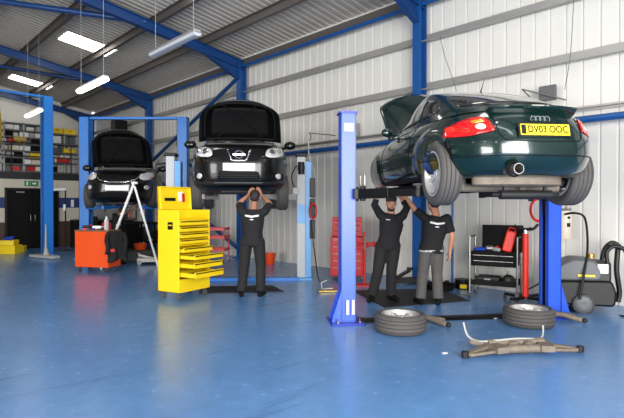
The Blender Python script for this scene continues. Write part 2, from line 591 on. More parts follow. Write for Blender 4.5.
# steel frames
FR = [-13.85, -9.9, -3.9, 2.1, 8.0, 13.85]
def frame(t, k):
    def stl(name, mb, m): return struct(house(mb.build(name, m, smooth=0)))
    mb = MB(); mb.ibeam((t, .11, 0), (t, .11, EAVE + .05), .18, .22, .02, .014, up=(0, 1, 0))
    mb.box((t, .14, .015), (.32, .34, .03))
    stl('steel_column', mb, M['steelblue'])
    if k != 5:
        mb = MB(); mb.ibeam((t, U1 - .14, 0), (t, U1 - .14, EAVE + .05), .26, .28, .02, .014, up=(0, 1, 0)); stl('steel_column', mb, M['steelblue'])
    for sd in (0, 1):
        f2 = (lambda u: u) if sd == 0 else (lambda u: U1 - u)
        mb = MB(); mb.ibeam((t, f2(0.0), roof_z(0) - .13), (t, f2(10.0), roof_z(10) - .13), .16, .24, .018, .012)
        # haunch
        z0 = EAVE - .3
        h = [(f2(.22), z0 - .22), (f2(1.2), roof_z(1.2) - .24), (f2(.22), roof_z(.22) - .24)]
        mb.prism(h, -.012, .012, Matrix(((0, 0, 1, t), (1, 0, 0, 0), (0, 1, 0, 0), (0, 0, 0, 1))))
        mb.beam((t, f2(.22), z0 - .23), (t, f2(1.22), roof_z(1.2) - .25), .14, .02)
        stl('roof_rafter', mb, M['steelnavy'])
for k, t in enumerate(FR): frame(t, k)

# purlins under the roof sheet
for sd in (0, 1):
    for u in (1.3, 2.65, 4.15, 5.6, 7.0, 8.4, 9.7):
        uu = u if sd == 0 else U1 - u
        z = roof_z(uu) + .10
        mb = MB()
        mb.box(((T0 + T1) / 2, uu, z), (T1 - T0, .012, .16))
        mb.box(((T0 + T1) / 2, uu + .04, z + .08), (T1 - T0, .07, .012)); mb.box(((T0 + T1) / 2, uu - .04, z - .08), (T1 - T0, .08, .012))
        struct(house(mb.build('roof_purlin', M['purlin'], smooth=0)))
# eaves beam and its blue tie
mb = MB(); mb.box(((T0 + T1) / 2, .0, EAVE - .02), (T1 - T0, .14, .17)); struct(house(mb.build('eaves_beam', M['purlin'], smooth=0)))
mb = MB(); mb.cyl((T0, .12, 5.40), (T1, .14, 5.40), .045, 12); struct(house(mb.build('eaves_tie', M['steelblue'])))
# wall rails
for z in (4.76, 3.82):
    mb = MB()
    mb.box(((T0 + T1) / 2, -.02, z), (T1 - T0, .012, .13))
    mb.box(((T0 + T1) / 2, -.06, z + .065), (T1 - T0, .09, .012)); mb.box(((T0 + T1) / 2, .02, z - .065), (T1 - T0, .09, .012))
    mb.box(((T0 + T1) / 2, .06, z - .055), (T1 - T0, .012, .02))
    struct(house(mb.build('wall_rail', M['galv'], smooth=0)))
mb = MB(); mb.box(((T0 + T1) / 2, -.02, 2.99), (T1 - T0, .012, .07)); mb.box(((T0 + T1) / 2, .02, 2.99), (T1 - T0, .08, .012))
struct(house(mb.build('wall_rail', M['galv'], smooth=0)))
for a, b in zip(FR[:-1], FR[1:]):
    mb = MB(); mb.cyl((a + .16, .1, 2.80), (b - .16, .1, 2.80), .055, 14)
    struct(house(mb.build('wall_tie', M['steelblue'])))
mb = MB(); mb.cyl((2.1, .2, 5.1), (7.9, .2, 2.95), .06, 14); struct(house(mb.build('diagonal_brace', M['steelnavy'])))
mb = MB(); mb.cyl((7.9, .2, 2.75), (2.2, .2, .3), .06, 14); struct(house(mb.build('diagonal_brace', M['steelnavy'])))
# roof bracing struts seen top left
mb = MB(); mb.cyl((2.1, 2.9, roof_z(2.9) - .06), (8.0, 9.8, roof_z(9.8) - .06), .07, 12); struct(house(mb.build('roof_brace', M['steelnavy'])))
mb = MB(); mb.cyl((8.1, 1.4, roof_z(1.4) - .06), (13.7, 9.8, roof_z(9.8) - .06), .06, 12); struct(house(mb.build('roof_brace', M['steelnavy'])))

# partition under the mezzanine at the far end (t = 9.6)
TP = 9.6; MZ = 2.38
def part_wall():
    mb = MB()
    d0, d1, dz = 2.75, 4.42, 2.08                                      # door opening in u
    mb.box((TP + .08, d0 / 2, MZ / 2), (.16, d0, MZ)); mb.box((TP + .08, (d1 + U1) / 2, MZ / 2), (.16, U1 - d1, MZ)); mb.box((TP + .08, (d0 + d1) / 2, (dz + MZ) / 2), (.16, d1 - d0, MZ - dz))
    struct(house(mb.build('wall_partition', M['plaster'], smooth=0)))
    for nm, za, zb, mm, th in (('trim_1', 1.40, 1.76, M['stripe'], .006), ('trim_2', .0, .92, M['dado'], .01)):
        mb = MB()
        mb.box((TP - th / 2, d0 / 2, (za + zb) / 2), (th, d0, zb - za)); mb.box((TP - th / 2, (d1 + U1) / 2, (za + zb) / 2), (th, U1 - d1, zb - za))
        struct(house(mb.build(nm, mm, smooth=0)))
    # black double door
    fr = MB(); fr.box((TP - .02, d0 + .03, dz / 2), (.1, .06, dz)); fr.box((TP - .02, d1 - .03, dz / 2), (.1, .06, dz)); fr.box((TP - .02, (d0 + d1) / 2, dz - .03), (.1, d1 - d0, .06))
    d = house(fr.build('door_1', M['black'], smooth=0)); struct(d)
    w = (d1 - d0 - .12) / 2
    for s in (0, 1):
        lf = MB(); c = d0 + .06 + w * (s + .5)
        lf.box((TP + .02, c, dz / 2 - .03), (.045, w - .01, dz - .08))
        lf.box((TP - .008, c, dz * .70), (.012, w * .7, dz * .42)); lf.box((TP - .008, c, dz * .24), (.012, w * .7, dz * .32))
        l = lf.build('door_leaf', M['blackm'], d, smooth=0)
        hb = MB(); uh = (d0 + d1) / 2 + (-.07 if s == 0 else .07)
        hb.tube([(TP - .02, uh, .95), (TP - .07, uh, .97), (TP - .07, uh, 1.15), (TP - .02, uh, 1.17)], .012, 8)
        hb.build('door_handle', M['steel'], l)
    cl = MB(); cl.box((TP - .06, d1 - .45, dz - .14), (.06, .25, .05)); cl.build('door_closer', M['steel'], d, smooth=0)
part_wall()
mb = MB(); mb.box(((TP + T1) / 2, U1 / 2, MZ + .12), (T1 - TP, U1, .24)); struct(house(mb.build('mezzanine_floor', M['mezz'], smooth=0)))
# guard rail along the mezzanine edge
mb = MB()
for z in (MZ + .8, MZ + 1.25): mb.cyl((TP + .05, .3, z), (TP + .05, 12, z), .02, 8)
for u in np.arange(.4, 12, 1.9): mb.cyl((TP + .05, u, MZ + .2), (TP + .05, u, MZ + 1.25), .02, 8)
struct(house(mb.build('mezzanine_guard_rail', M['darkmet'])))

# exit sign
ex = house(thing('exit_sign', 'green exit sign above the black double door', 'sign'))
mb = MB(); mb.box((TP - .02, 3.62, 2.24), (.03, .42, .17)); mb.build('sign_panel', M['exitgreen'], ex, smooth=0)
mb = MB()
for k in (-1, 0, 1): pass
FX = Matrix.Translation((TP - .037, 3.62, 2.24)) @ Matrix(((0, 0, -1, 0), (-1, 0, 0, 0), (0, 1, 0, 0), (0, 0, 0, 1)))
mb.prism([(.02, -.025), (.1, -.025), (.1, -.055), (.17, 0), (.1, .055), (.1, .025), (.02, .025)], -.001, .001, FX)
mb.box((TP - .037, 3.62 + .13, 2.24), (.002, .05, .12))
mb.build('sign_arrow', M['white'], ex, smooth=0)
mb = MB()
mb.ell((TP - .037, 3.62 + .045, 2.285), (.001, .013, .013), 8, 6)
mb.beam((TP - .037, 3.62 + .04, 2.27), (TP - .037, 3.62 + .05, 2.22), .02, .004); mb.beam((TP - .037, 3.67, 2.22), (TP - .037, 3.70, 2.18), .012, .004); mb.beam((TP - .037, 3.67, 2.22), (TP - .037, 3.64, 2.18), .012, .004)
mb.build('running_figure', M['white'], ex, smooth=0)
# notices on the stripe
for u, z, w, h, lab in ((2.28, 1.56, .10, .26, 'white notice on the blue stripe just right of the door'), (1.62, 1.58, .10, .2, 'white notice on the blue stripe nearer the rear corner')):
    o = MB().box((TP - .012, u, z), (.006, w, h)).build('wall_notice', M['white'], smooth=0); house(o); tag(o, lab, 'notice')

# hanging fluorescent lights, parallel to the wall
def tube_light(t0, t1, u, z, lit, label):
    r = house(thing('hanging_light', label, 'light', group=None))
    r.location = B((t0 + t1) / 2, u, z); L = t1 - t0
    mb = MB(); mb.box((0, 0, .03), (L, .12, .05)); mb.build('housing', M['white'] if lit else M['galv'], r, bevel=.01, smooth=0)
    mb = MB()
    prof = [(-.07, .0), (-.055, -.04), (.0, -.055), (.055, -.04), (.07, 0)]
    mb.prism(prof, -L / 2, L / 2, Matrix(((0, 0, 1, 0), (1, 0, 0, 0), (0, 1, 0, 0), (0, 0, 0, 1))))
    mb.build('diffuser', M['tube_on'] if lit else M['tube_off'], r)
    for s in (-1, 1):
        mb = MB(); mb.cyl((s * L * .42, 0, .05), (s * L * .42, 0, roof_z(u) + .2 - z), .004, 6); mb.build('suspension_wire', M['lightgrey'], r)
    return r
tube_light(-2.97, -1.47, 4.46, 4.08, False, 'unlit grey hanging strip light nearest the camera')
tube_light(-.02, 1.45, 4.7, 3.9, True, 'lit white strip light hanging between the two skylights')
tube_light(4.7, 6.0, 4.6, 3.98, True, 'lit strip light hanging far back above the shelving')
tube_light(-8.9, -7.5, 4.6, 4.0, True, 'strip light hanging overhead in the front bay')

# ================================================================== wheels and cars
def rot2(z): return Matrix.Rotation(z, 4, 'Z')

def tyre_mb(R_, w, rim):
    mb = MB(); h = w / 2
    prof = [(rim - .012, -h * .78), (rim, -h * .86), (rim + (R_ - rim) * .45, -h * 1.0), (R_ - .03, -h * .95), (R_ - .008, -h * .78)]
    g = [-.62, -.58, -.54, -.24, -.20, -.16, .16, .20, .24, .54, .58, .62]
    for k, x in enumerate(g):
        prof.append((R_ - (.012 if k % 3 == 1 else 0.0), h * x))
    prof += [(R_ - .008, h * .78), (R_ - .03, h * .95), (rim + (R_ - rim) * .45, h * 1.0), (rim, h * .86), (rim - .012, h * .78)]
    mb.lathe(prof, axis='X', seg=56)
    return mb

def rim_mb(rim, w, spokes=9, twin=False):
    """outer face towards -X"""
    mb = MB(); h = w / 2
    prof = [(rim + .004, -h * .88), (rim - .012, -h * .90), (rim - .022, -h * .7), (rim - .035, -h * .2), (rim - .04, h * .7), (rim, h * .86), (rim - .03, h * .86), (rim - .055, h * .6), (rim - .055, -h * .2), (rim - .04, -h * .66), (rim - .03, -h * .86)]
    mb.lathe(prof, axis='X', seg=48)
    mb.lathe([(0, -h * .60), (.03, -h * .60), (.034, -h * .54), (.065, -h * .5), (.07, -h * .2), (.07, h * .1), (0, h * .1)], axis='X', seg=24)
    for k in range(spokes):
        a = 2 * PI * k / spokes
        for da in ((-.11, .11) if twin else (0,)):
            a2 = a + da
            p0 = Vector((-h * .42, math.cos(a) * .045, math.sin(a) * .045)); p1 = Vector((-h * .66, math.cos(a2) * (rim - .02), math.sin(a2) * (rim - .02)))
            sd = Vector((0, -math.sin(a2), math.cos(a2)))
            w0, w1 = (.016, .020) if not twin else (.010, .013)
            dx = Vector((.026, 0, 0))
            vs = [p0 - sd * w0, p0 + sd * w0, p1 + sd * w1, p1 - sd * w1]
            vs += [v + dx for v in vs]
            mb.add(vs, [(0, 1, 2, 3), (7, 6, 5, 4), (0, 4, 5, 1), (1, 5, 6, 2), (2, 6, 7, 3), (3, 7, 4, 0)])
    for k in range(5):
        a = 2 * PI * k / 5
        mb.cyl((-h * .56, math.cos(a) * .05, math.sin(a) * .05), (-h * .5, math.cos(a) * .05, math.sin(a) * .05), .008, 8)
    return mb

def catmull_levels(levels, n):
    L = np.array(levels, float)
    z = L[:, 0]
    zz = np.linspace(z[0], z[-1], n)
    out = [zz]
    for c in range(1, L.shape[1]):
        # monotone cubic (pchip)
        y = L[:, c]; h = np.diff(z); d = np.diff(y) / h; m = np.zeros(len(y))
        for i in range(1, len(y) - 1):
            if d[i - 1] * d[i] > 0:
                w1 = 2 * h[i] + h[i - 1]; w2 = h[i] + 2 * h[i - 1]
                m[i] = (w1 + w2) / (w1 / d[i - 1] + w2 / d[i])
        m[0] = d[0]; m[-1] = d[-1]
        idx = np.clip(np.searchsorted(z, zz, 'right') - 1, 0, len(z) - 2)
        t = (zz - z[idx]) / h[idx]
        out.append((2 * t**3 - 3 * t**2 + 1) * y[idx] + (t**3 - 2 * t**2 + t) * h[idx] * m[idx] + (-2 * t**3 + 3 * t**2) * y[idx + 1] + (t**3 - t**2) * h[idx] * m[idx + 1])
    return np.array(out).T

def outline(W, F, Rr, nf, nr, N=112):
    """superellipse plan: half width W, front y F, rear y Rr"""
    ym = (F + Rr) / 2
    a = np.linspace(0, 2 * PI, 1601)[:-1]
    s, c = np.sin(a), np.cos(a)
    n = np.where(s >= 0, nf, nr)
    x = W * np.sign(c) * np.abs(c) ** (2 / n)
    y = ym + np.where(s >= 0, F - ym, ym - Rr) * np.sign(s) * np.abs(s) ** (2 / n)
    px_ = np.append(x, x[0]); py = np.append(y, y[0])
    L = np.concatenate([[0], np.cumsum(np.hypot(np.diff(px_), np.diff(py)))])
    t = np.linspace(0, L[-1], N + 1)[:-1]
    return np.interp(t, L, px_), np.interp(t, L, py)

def slices(levels, n, N=112, flares=None):
    lv = catmull_levels(levels, n)
    mb = MB(); vs = []; fs = []
    for z, W, F, Rr, nf, nr in lv:
        x, y = outline(W, F, Rr, nf, nr, N)
        for i in range(N):
            xx = x[i]
            if flares:
                for ya, za, rad, amt in flares:
                    d = math.hypot(y[i] - ya, z - za)
                    if z > .2: xx += math.copysign(amt * math.exp(-((d - rad) / .07) ** 2), xx) if abs(xx) > W * .8 else 0
            vs.append((xx, y[i], z))
    K = len(lv)
    for k in range(K - 1):
        for i in range(N):
            j = (i + 1) % N
            fs.append((k * N + i, k * N + j, (k + 1) * N + j, (k + 1) * N + i))
    fs.append(tuple(range(N))[::-1]); fs.append(tuple((K - 1) * N + i for i in range(N)))
    mb.add(vs, fs)
    return mb

def bvh_of(o):
    me = o.data
    return BVHTree.FromPolygons([v.co.copy() for v in me.vertices], [tuple(p.vertices) for p in me.polygons])

def arch_cutter(side, y, z, r, depth=.32, W=.95):
    mb = MB(); mb.cyl((side * W * 1.1, y, z), (side * (W - depth), y, z), r, 48)
    # open down to the sill
    return mb.build('cutter', M['blackm'], smooth=0)

def darken_wells(o, wells, extra=None):
    """inner faces of wheel wells and engine bay take the black liner material"""
    me = o.data
    me.materials.append(M['blackm'])
    k = len(me.materials) - 1
    for p in me.polygons:
        c = p.center
        for (side, y, z, r) in wells:
            d = math.hypot(c.y - y, c.z - z)
            rad = Vector((0, c.y - y, c.z - z))
            if side * c.x > .4 and d < r + .004 and (rad.length > 0 and (abs(p.normal.dot(rad.normalized())) > .93 and d > r * .9 or (abs(p.normal.x) > .9 and side * c.x < .75))):
                p.material_index = k
        if extra and extra(c, p.normal): p.material_index = k

def add_wheel(parent, x, y, z, r, w, rim, side, spokes, twin=False, turn=0.0):
    t = tyre_mb(r, w, rim).build('wheel', M['rubber'], parent, loc=(x, y, z), smooth=40)
    t.rotation_euler = (0.3, 0, turn + (0 if side < 0 else PI))
    rm = rim_mb(rim, w, spokes, twin).build('alloy_rim', M['alloy'], t, smooth=30)
    b = MB(); b.lathe([(0, -.02), (rim * .62, -.02), (rim * .62, .01), (0, .01)], axis='X', seg=28)
    b.build('brake_disc', M['steel'], t)
    return t

# ------------------------------------------------------------------ the dark green coupe
TTP = Vector((1.90, 6.50, 1.55)); TTY = R(6.5)
tt = thing('car', 'dark green coupe with its bonnet up, raised on the deep blue lift, seen from behind', 'car', TTP, TTY)
lev = [(.22, .74, 1.84, -1.76, 4.5, 3.6), (.27, .80, 1.96, -1.87, 4.2, 3.4), (.35, .835, 2.03, -1.945, 4.0, 3.2), (.44, .85, 2.05, -1.972, 4.0, 3.2), (.54, .853, 2.04, -1.965, 4.0, 3.2),
       (.63, .846, 1.96, -1.935, 3.8, 3.1), (.72, .825, 1.74, -1.885, 3.6, 3.0), (.80, .78, 1.40, -1.82, 3.4, 2.9), (.86, .72, 1.10, -1.74, 3.2, 2.8), (.895, .66, .9, -1.64, 3.2, 2.7), (.91, .58, .80, -1.55, 3, 2.6)]
flr = [(-1.2145, .31, .40, .034), (1.2145, .31, .40, .03)]
body = slices(lev, 46, 150, flr).build('body_shell', M['green'], tt, smooth=50)
tt_bvh = bvh_of(body)
wells = [(s, y, .24, .345) for s in (-1, 1) for y in (-1.2145, 1.2145)]
cuts = [arch_cutter(s, y, .30, .375) for s, y in ((-1, -1.2145), (1, -1.2145), (-1, 1.2145), (1, 1.2145))]
bay = MB(); bay.prism([(-.62, .95), (.62, .95), (.66, 1.4), (.58, 1.86), (-.58, 1.86), (-.66, 1.4)], .42, 1.2)
cuts.append(bay.build('cutter', M['blackm'], smooth=0))
cut(body, cuts)
darken_wells(body, [(s, y, .30, .375) for s in (-1, 1) for y in (-1.2145, 1.2145)], lambda c, n: abs(c.x) < .68 and .94 < c.y < 1.88 and c.z > .40 and not (n.z > .3 and c.z > .5))
body.data.shade_smooth(); body.data.set_sharp_from_angle(angle=R(40))

glev = [(.86, .715, 1.02, -1.74, 3.6, 3.0), (.93, .70, .84, -1.62, 3.4, 2.8), (1.01, .67, .66, -1.44, 3.2, 2.7), (1.09, .64, .49, -1.24, 3.0, 2.6), (1.17, .60, .32, -1.0, 2.9, 2.5),
        (1.24, .555, .14, -.74, 2.9, 2.5), (1.285, .51, -.02, -.54, 2.8, 2.5), (1.315, .42, -.14, -.36, 2.6, 2.4), (1.325, .27, -.2, -.28, 2.6, 2.3)]
cabin = slices(glev, 30, 120).build('cabin_roof', M['green'], tt, smooth=50)
cb = bvh_of(cabin)
# side windows, rear window, windscreen
sw = rounded([(-1.02, .96), (-.86, 1.10), (-.5, 1.185), (-.1, 1.195), (.2, 1.12), (.42, .99), (.50, .925), (-.2, .915), (-.7, .925)], .06)
for s in ('x+', 'x-'): patch('side_window', cb, sw, s, M['glass'], tt, cell=.05)
for s in ('x+', 'x-'): patch('window_pillar', cb, [(-.56, .92), (-.50, .92), (-.46, 1.185), (-.52, 1.18)], s, M['green'], tt, eps=.010, cell=.05)
patch('rear_window', cb, rounded([(-.55, .945), (.55, .945), (.50, 1.12), (.36, 1.23), (-.36, 1.23), (-.50, 1.12)], .06), 'y+', M['glass'], tt, cell=.04)
patch('windscreen', cb, rounded([(-.62, .92), (.62, .92), (.52, 1.16), (.40, 1.24), (-.40, 1.24), (-.52, 1.16)], .06), 'y-', M['glass'], tt, cell=.04)
# tail
def tail_poly(p): return p
lamp = rounded([(-.76, .61), (-.745, .67), (-.68, .74), (-.57, .785), (-.47, .785), (-.44, .72), (-.42, .635), (-.60, .60)], .03)
for s in (1, -1):
    P = [(s * x, z) for x, z in lamp]
    tl = patch('tail_light', tt_bvh, P, 'y+', M['redlight'], tt, eps=.008, cell=.03, thick=.01)
    patch('amber_section', tt_bvh, [(s * x, z) for x, z in rounded([(-.57, .75), (-.49, .755), (-.47, .725), (-.56, .715)], .02)], 'y+', M['orangelight'], tl, eps=.016)
    patch('reversing_lamp', tt_bvh, [(s * -.515 + .035 * math.cos(a), .68 + .03 * math.sin(a)) for a in np.linspace(0, 2 * PI, 17)[:-1]], 'y+', M['clearlight'], tl, eps=.016)
    for cx, cz in ((-.70, .69), (-.62, .66)):
        patch('lamp_reflector', tt_bvh, [(s * cx + .032 * math.cos(a), cz + .03 * math.sin(a)) for a in np.linspace(0, 2 * PI, 17)[:-1]], 'y+', M['redbright'], tl, eps=.014)
# plate with recess, letters laid on a flat board
ph = tt_bvh.ray_cast(Vector((0, -5, .635)), Vector((0, 1, 0)))[0]
PL = Matrix.Translation((0, ph.y - .022, .635)) @ Matrix.Rotation(R(90 - 12), 4, 'X')
b = MB(); b.box((0, 0, 0), (.51, .135, .012)); pb = b.build('plate_surround', M['black'], tt); pb.matrix_local = PL @ Matrix.Translation((0, 0, -.008))
b = MB(); b.box((0, 0, 0), (.475, .106, .010)); np_ = b.build('number_plate', M['plateyel'], tt, bevel=.004); np_.matrix_local = PL @ Matrix.Translation((0, 0, .002))
t_ = text('plate_text', 'DV03 OOC', .092, M['black'], np_, Matrix.Translation((.025, 0, .0055)), .001, width=.385, bold=.0022)
b = MB(); b.box((-.208, 0, .0058), (.045, .088, .002)); b.build('plate_badge', M['black'], np_)
# four rings
mb = MB()
rp = tt_bvh.ray_cast(Vector((0, -5, .745)), Vector((0, 1, 0)))[0]
for k in range(4):
    c = Vector(((k - 1.5) * .044, rp.y - .008, .745))
    mb.tube([c + Vector((.027 * math.cos(a), 0, .027 * math.sin(a))) for a in np.linspace(0, 2 * PI, 25)[:-1]], .0045, 6, closed=True)
mb.build('ring_badge', M['chrome'], tt)
for s, w in ((-.36, .09), (.37, .07)):
    r_ = tt_bvh.ray_cast(Vector((s, -5, .745)), Vector((0, 1, 0)))[0]
    if s < 0:
        b = MB(); b.box((s, r_.y - .004, .715), (w, .012, .014)); b.build('script_badge', M['chrome'], tt)
    else:
        text('model_letters', 'TT', .06, M['chrome'], tt, Matrix.Translation((s, r_.y - .01, .70)) @ Matrix.Rotation(R(90), 4, 'X') @ Matrix.Rotation(R(0), 4, 'Z'), .003)
# bumper seam and boot seam
patch('bumper_seam', tt_bvh, strip([(-.87, .415), (-.5, .405), (0, .40), (.5, .405), (.87, .415)], .009), 'y+', M['blackm'], tt, eps=.003, cell=.04)
patch('boot_seam', tt_bvh, strip([(-.41, .78), (-.40, .60), (-.36, .54), (0, .525), (.36, .54), (.40, .60), (.41, .78)], .007), 'y+', M['blackm'], tt, eps=.003, cell=.04)
for s in ('x+', 'x-'):
    patch('door_seam', tt_bvh, strip([(.62, .92), (.66, .6), (.60, .30), (-.45, .27), (-.56, .45), (-.60, .70), (-.56, .90)], .008), s, M['blackm'], tt, eps=.003, cell=.05)
    patch('door_handle', tt_bvh, rounded([(-.50, .735), (-.32, .735), (-.32, .765), (-.50, .765)], .012), s, M['green'], tt, eps=.014, thick=.02)
    patch('sill_trim', tt_bvh, [(-.84, .225), (.84, .225), (.84, .27), (-.84, .27)], s, M['black'], tt, eps=.006, cell=.06)
# fuel cap
a_ = np.linspace(0, 2 * PI, 25)[:-1]
patch('fuel_cap', tt_bvh, [(-1.02 + .085 * math.cos(a), .80 + .06 * math.sin(a)) for a in a_], 'x-', M['alloy'], tt, eps=.006)
# spoiler lip on the boot edge
mb = MB(); vs = []; fs = []
K = 25
xs_ = np.linspace(-.43, .43, K)
for i, x in enumerate(xs_):
    yb = -1.80 + .07 * (abs(x) / .43) ** 2.2
    up = .012 * math.cos(x / .43 * 1.3)
    prof = [(yb + .20, .83), (yb + .02, .865 + up), (yb - .045, .875 + up), (yb - .05, .86 + up), (yb - .01, .82), (yb + .1, .78)]
    vs += [(x, p[0], p[1]) for p in prof]
n_ = 6
for i in range(K - 1):
    for k in range(n_):
        k2 = (k + 1) % n_
        fs.append((i * n_ + k, i * n_ + k2, (i + 1) * n_ + k2, (i + 1) * n_ + k))
fs.append(tuple(range(n_))); fs.append(tuple((K - 1) * n_ + k for k in range(n_))[::-1])
mb.add(vs, fs); mb.build('boot_spoiler', M['green'], tt, smooth=50)
# aerial
mb = MB(); mb.tube([(0, -.62, 1.25), (0, -.66, 1.29), (0, -.74, 1.40)], [.014, .006, .002], 8); mb.build('aerial', M['black'], tt)
# exhaust, silencer, rear axle beam, underside
mb = MB(); mb.lathe([(.05, .1), (.05, -.1), (.042, -.1), (.036, .08), (0, .08)], (-.29, -1.93, .275), 'Y', 28)
ex_ = mb.build('exhaust_tailpipe', M['steel'], tt)
ex_.rotation_euler = (0, 0, 0)
mb = MB(); mb.lathe([(.066, -.015), (.074, .0), (.066, .03)], (-.29, -1.945, .275), 'Y', 28); mb.build('tailpipe_surround', M['blackm'], tt, solid=.006)
cuty = None
mb = MB(); mb.etube([((-.05, -1.55, .13), .40, .12), ((-.05, -1.55, .15), .46, .16), ((-.05, -1.55, .23), .46, .17)], 28); mb.build('silencer', M['rust'], tt, smooth=50)
mb = MB(); mb.tube([(.1, -1.4, .13), (.2, -.9, .16), (.05, .2, .13), (.05, 1.0, .15)], .032, 10); mb.build('exhaust_pipe', M['rust'], tt)
mb = MB(); mb.cyl((-.55, -1.28, .13), (.55, -1.28, .13), .045, 14); mb.box((0, -1.25, .17), (.7, .12, .06)); mb.build('rear_axle_beam', M['rust'], tt)
for s in (-1, 1):
    mb = MB(); mb.tube([(s * .42, -1.0, .18), (s * .55, -1.25, .15), (s * .68, -1.2145, .2)], .034, 10); mb.tube([(s * .5, -1.3, .12), (s * .5, -1.28, .38)], .035, 12); mb.build('suspension_arm', M['rust'], tt)
mb = MB(); mb.box((0, -.1, .165), (1.42, 2.2, .06)); mb.box((0, -.1, .13), (.34, 2.3, .05)); mb.build('underbody', M['blackm'], tt, bevel=.02)
mb = MB(); mb.tube([(-.25, -1.60, .05), (.28, -1.60, .05)], .045, 14); mb.tube([(-.33, -1.60, .05), (-.25, -1.60, .05)], .018, 8); mb.tube([(.28, -1.60, .05), (.36, -1.60, .05)], .018, 8); mb.box((-.2, -1.6, .1), (.03, .03, .08)); mb.box((.22, -1.6, .1), (.03, .03, .08)); mb.build('rear_crossbar', M['darkmet'], tt)
for s in (-1, 1):
    add_wheel(tt, s * .695, -1.2145, .275, .33, .225, .232, s, 9, twin=False)
# front hubs stand bare: the front wheels are off
for s in (-1, 1):
    mb = MB(); mb.lathe([(0, -.03), (.145, -.03), (.145, 0), (.06, .0), (.06, .05), (0, .05)], (s * .68, 1.2145, .27), 'X', 32)
    mb.build('front_brake_disc', M['steel'], tt)
# engine
mb = MB(); mb.box((0, 1.42, .62), (.62, .50, .34)); mb.build('engine_cover', M['anthracite'], tt, bevel=.04)
mb = MB(); mb.box((.42, 1.2, .72), (.2, .28, .2)); mb.build('battery', M['black'], tt, bevel=.01)
mb = MB(); mb.ell((-.45, 1.2, .78), (.08, .08, .09)); mb.build('coolant_tank', M['cream'], tt)
# raised bonnet
def bonnet(parent, halfw, halff, L, hinge, ang, m, mi, crown=.05, nose=.10):
    """panel in local (x, l): l runs from the hinge to the nose; curls at nose and sides"""
    NX, NL = 21, 17; vs = []; fs = []
    for j in range(NL):
        l = j / (NL - 1)
        w = halfw + (halff - halfw) * l ** 1.5
        if l > .6: w -= (w * .34) * ((l - .6) / .4) ** 2.2
        for i in range(NX):
            q = -1 + 2 * i / (NX - 1)
            y = L * l - (.07 * L) * (q ** 2) * (l ** 2)
            z = crown * (1 - q * q) - nose * l ** 3 - .05 * abs(q) ** 6
            vs.append((q * w, y, z))
    for j in range(NL - 1):
        for i in range(NX - 1):
            a = j * NX + i
            fs.append((a, a + 1, a + NX + 1, a + NX))
    mb = MB(); mb.add(vs, fs)
    o = mb.build('bonnet', m, parent, solid=.022, smooth=60)
    o.location = hinge; o.rotation_euler = (ang, 0, 0)
    # inner stiffening frame under the panel
    fr = MB()
    def at(q, l):
        w = halfw + (halff - halfw) * l ** 1.5
        if l > .6: w -= (w * .34) * ((l - .6) / .4) ** 2.2
        return Vector((q * w, L * l - (.07 * L) * q * q * l * l, crown * (1 - q * q) - nose * l ** 3 - .05 * abs(q) ** 6 - .035))
    ring = [at(q, .06) for q in np.linspace(-.82, .82, 9)] + [at(.86, l) for l in np.linspace(.15, .85, 8)] + [at(q, .92) for q in np.linspace(.7, -.7, 9)] + [at(-.86, l) for l in np.linspace(.85, .15, 8)]
    fr.tube(ring, .022, 8, closed=True)
    fr.tube([at(-.55, .10), at(0, .55), at(-.5, .88)], .018, 8); fr.tube([at(.55, .10), at(0, .55), at(.5, .88)], .018, 8)
    fr.build('bonnet_frame', mi, o, smooth=60)
    pad = MB(); vs = []; fs = []
    for j in range(9):
        for i in range(11):
            p = at(-.7 + 1.4 * i / 10, .14 + .66 * j / 8); p.z += .006; vs.append(p)
    for j in range(8):
        for i in range(10):
            a = j * 11 + i; fs.append((a, a + 1, a + 12, a + 11))
    pad.add(vs, fs); pad.build('sound_pad', mi, o, solid=.012)
    return o
bn = bonnet(tt, .66, .70, 1.08, (0, .95, .94), R(52), M['green'], M['blackm'], crown=.06, nose=.12)
mb = MB(); mb.tube([(.64, 1.2, .8), (.64, 1.34, 1.27)], .012, 8); mb.build('bonnet_strut', M['steel'], tt)
for s in (-1, 1):
    mb = MB(); mb.ell((s * .84, .40, .93), (.08, .05, .06)); mb.tube([(s * .72, .40, .90), (s * .84, .40, .92)], .02, 8); mb.build('door_mirror', M['green'], tt)

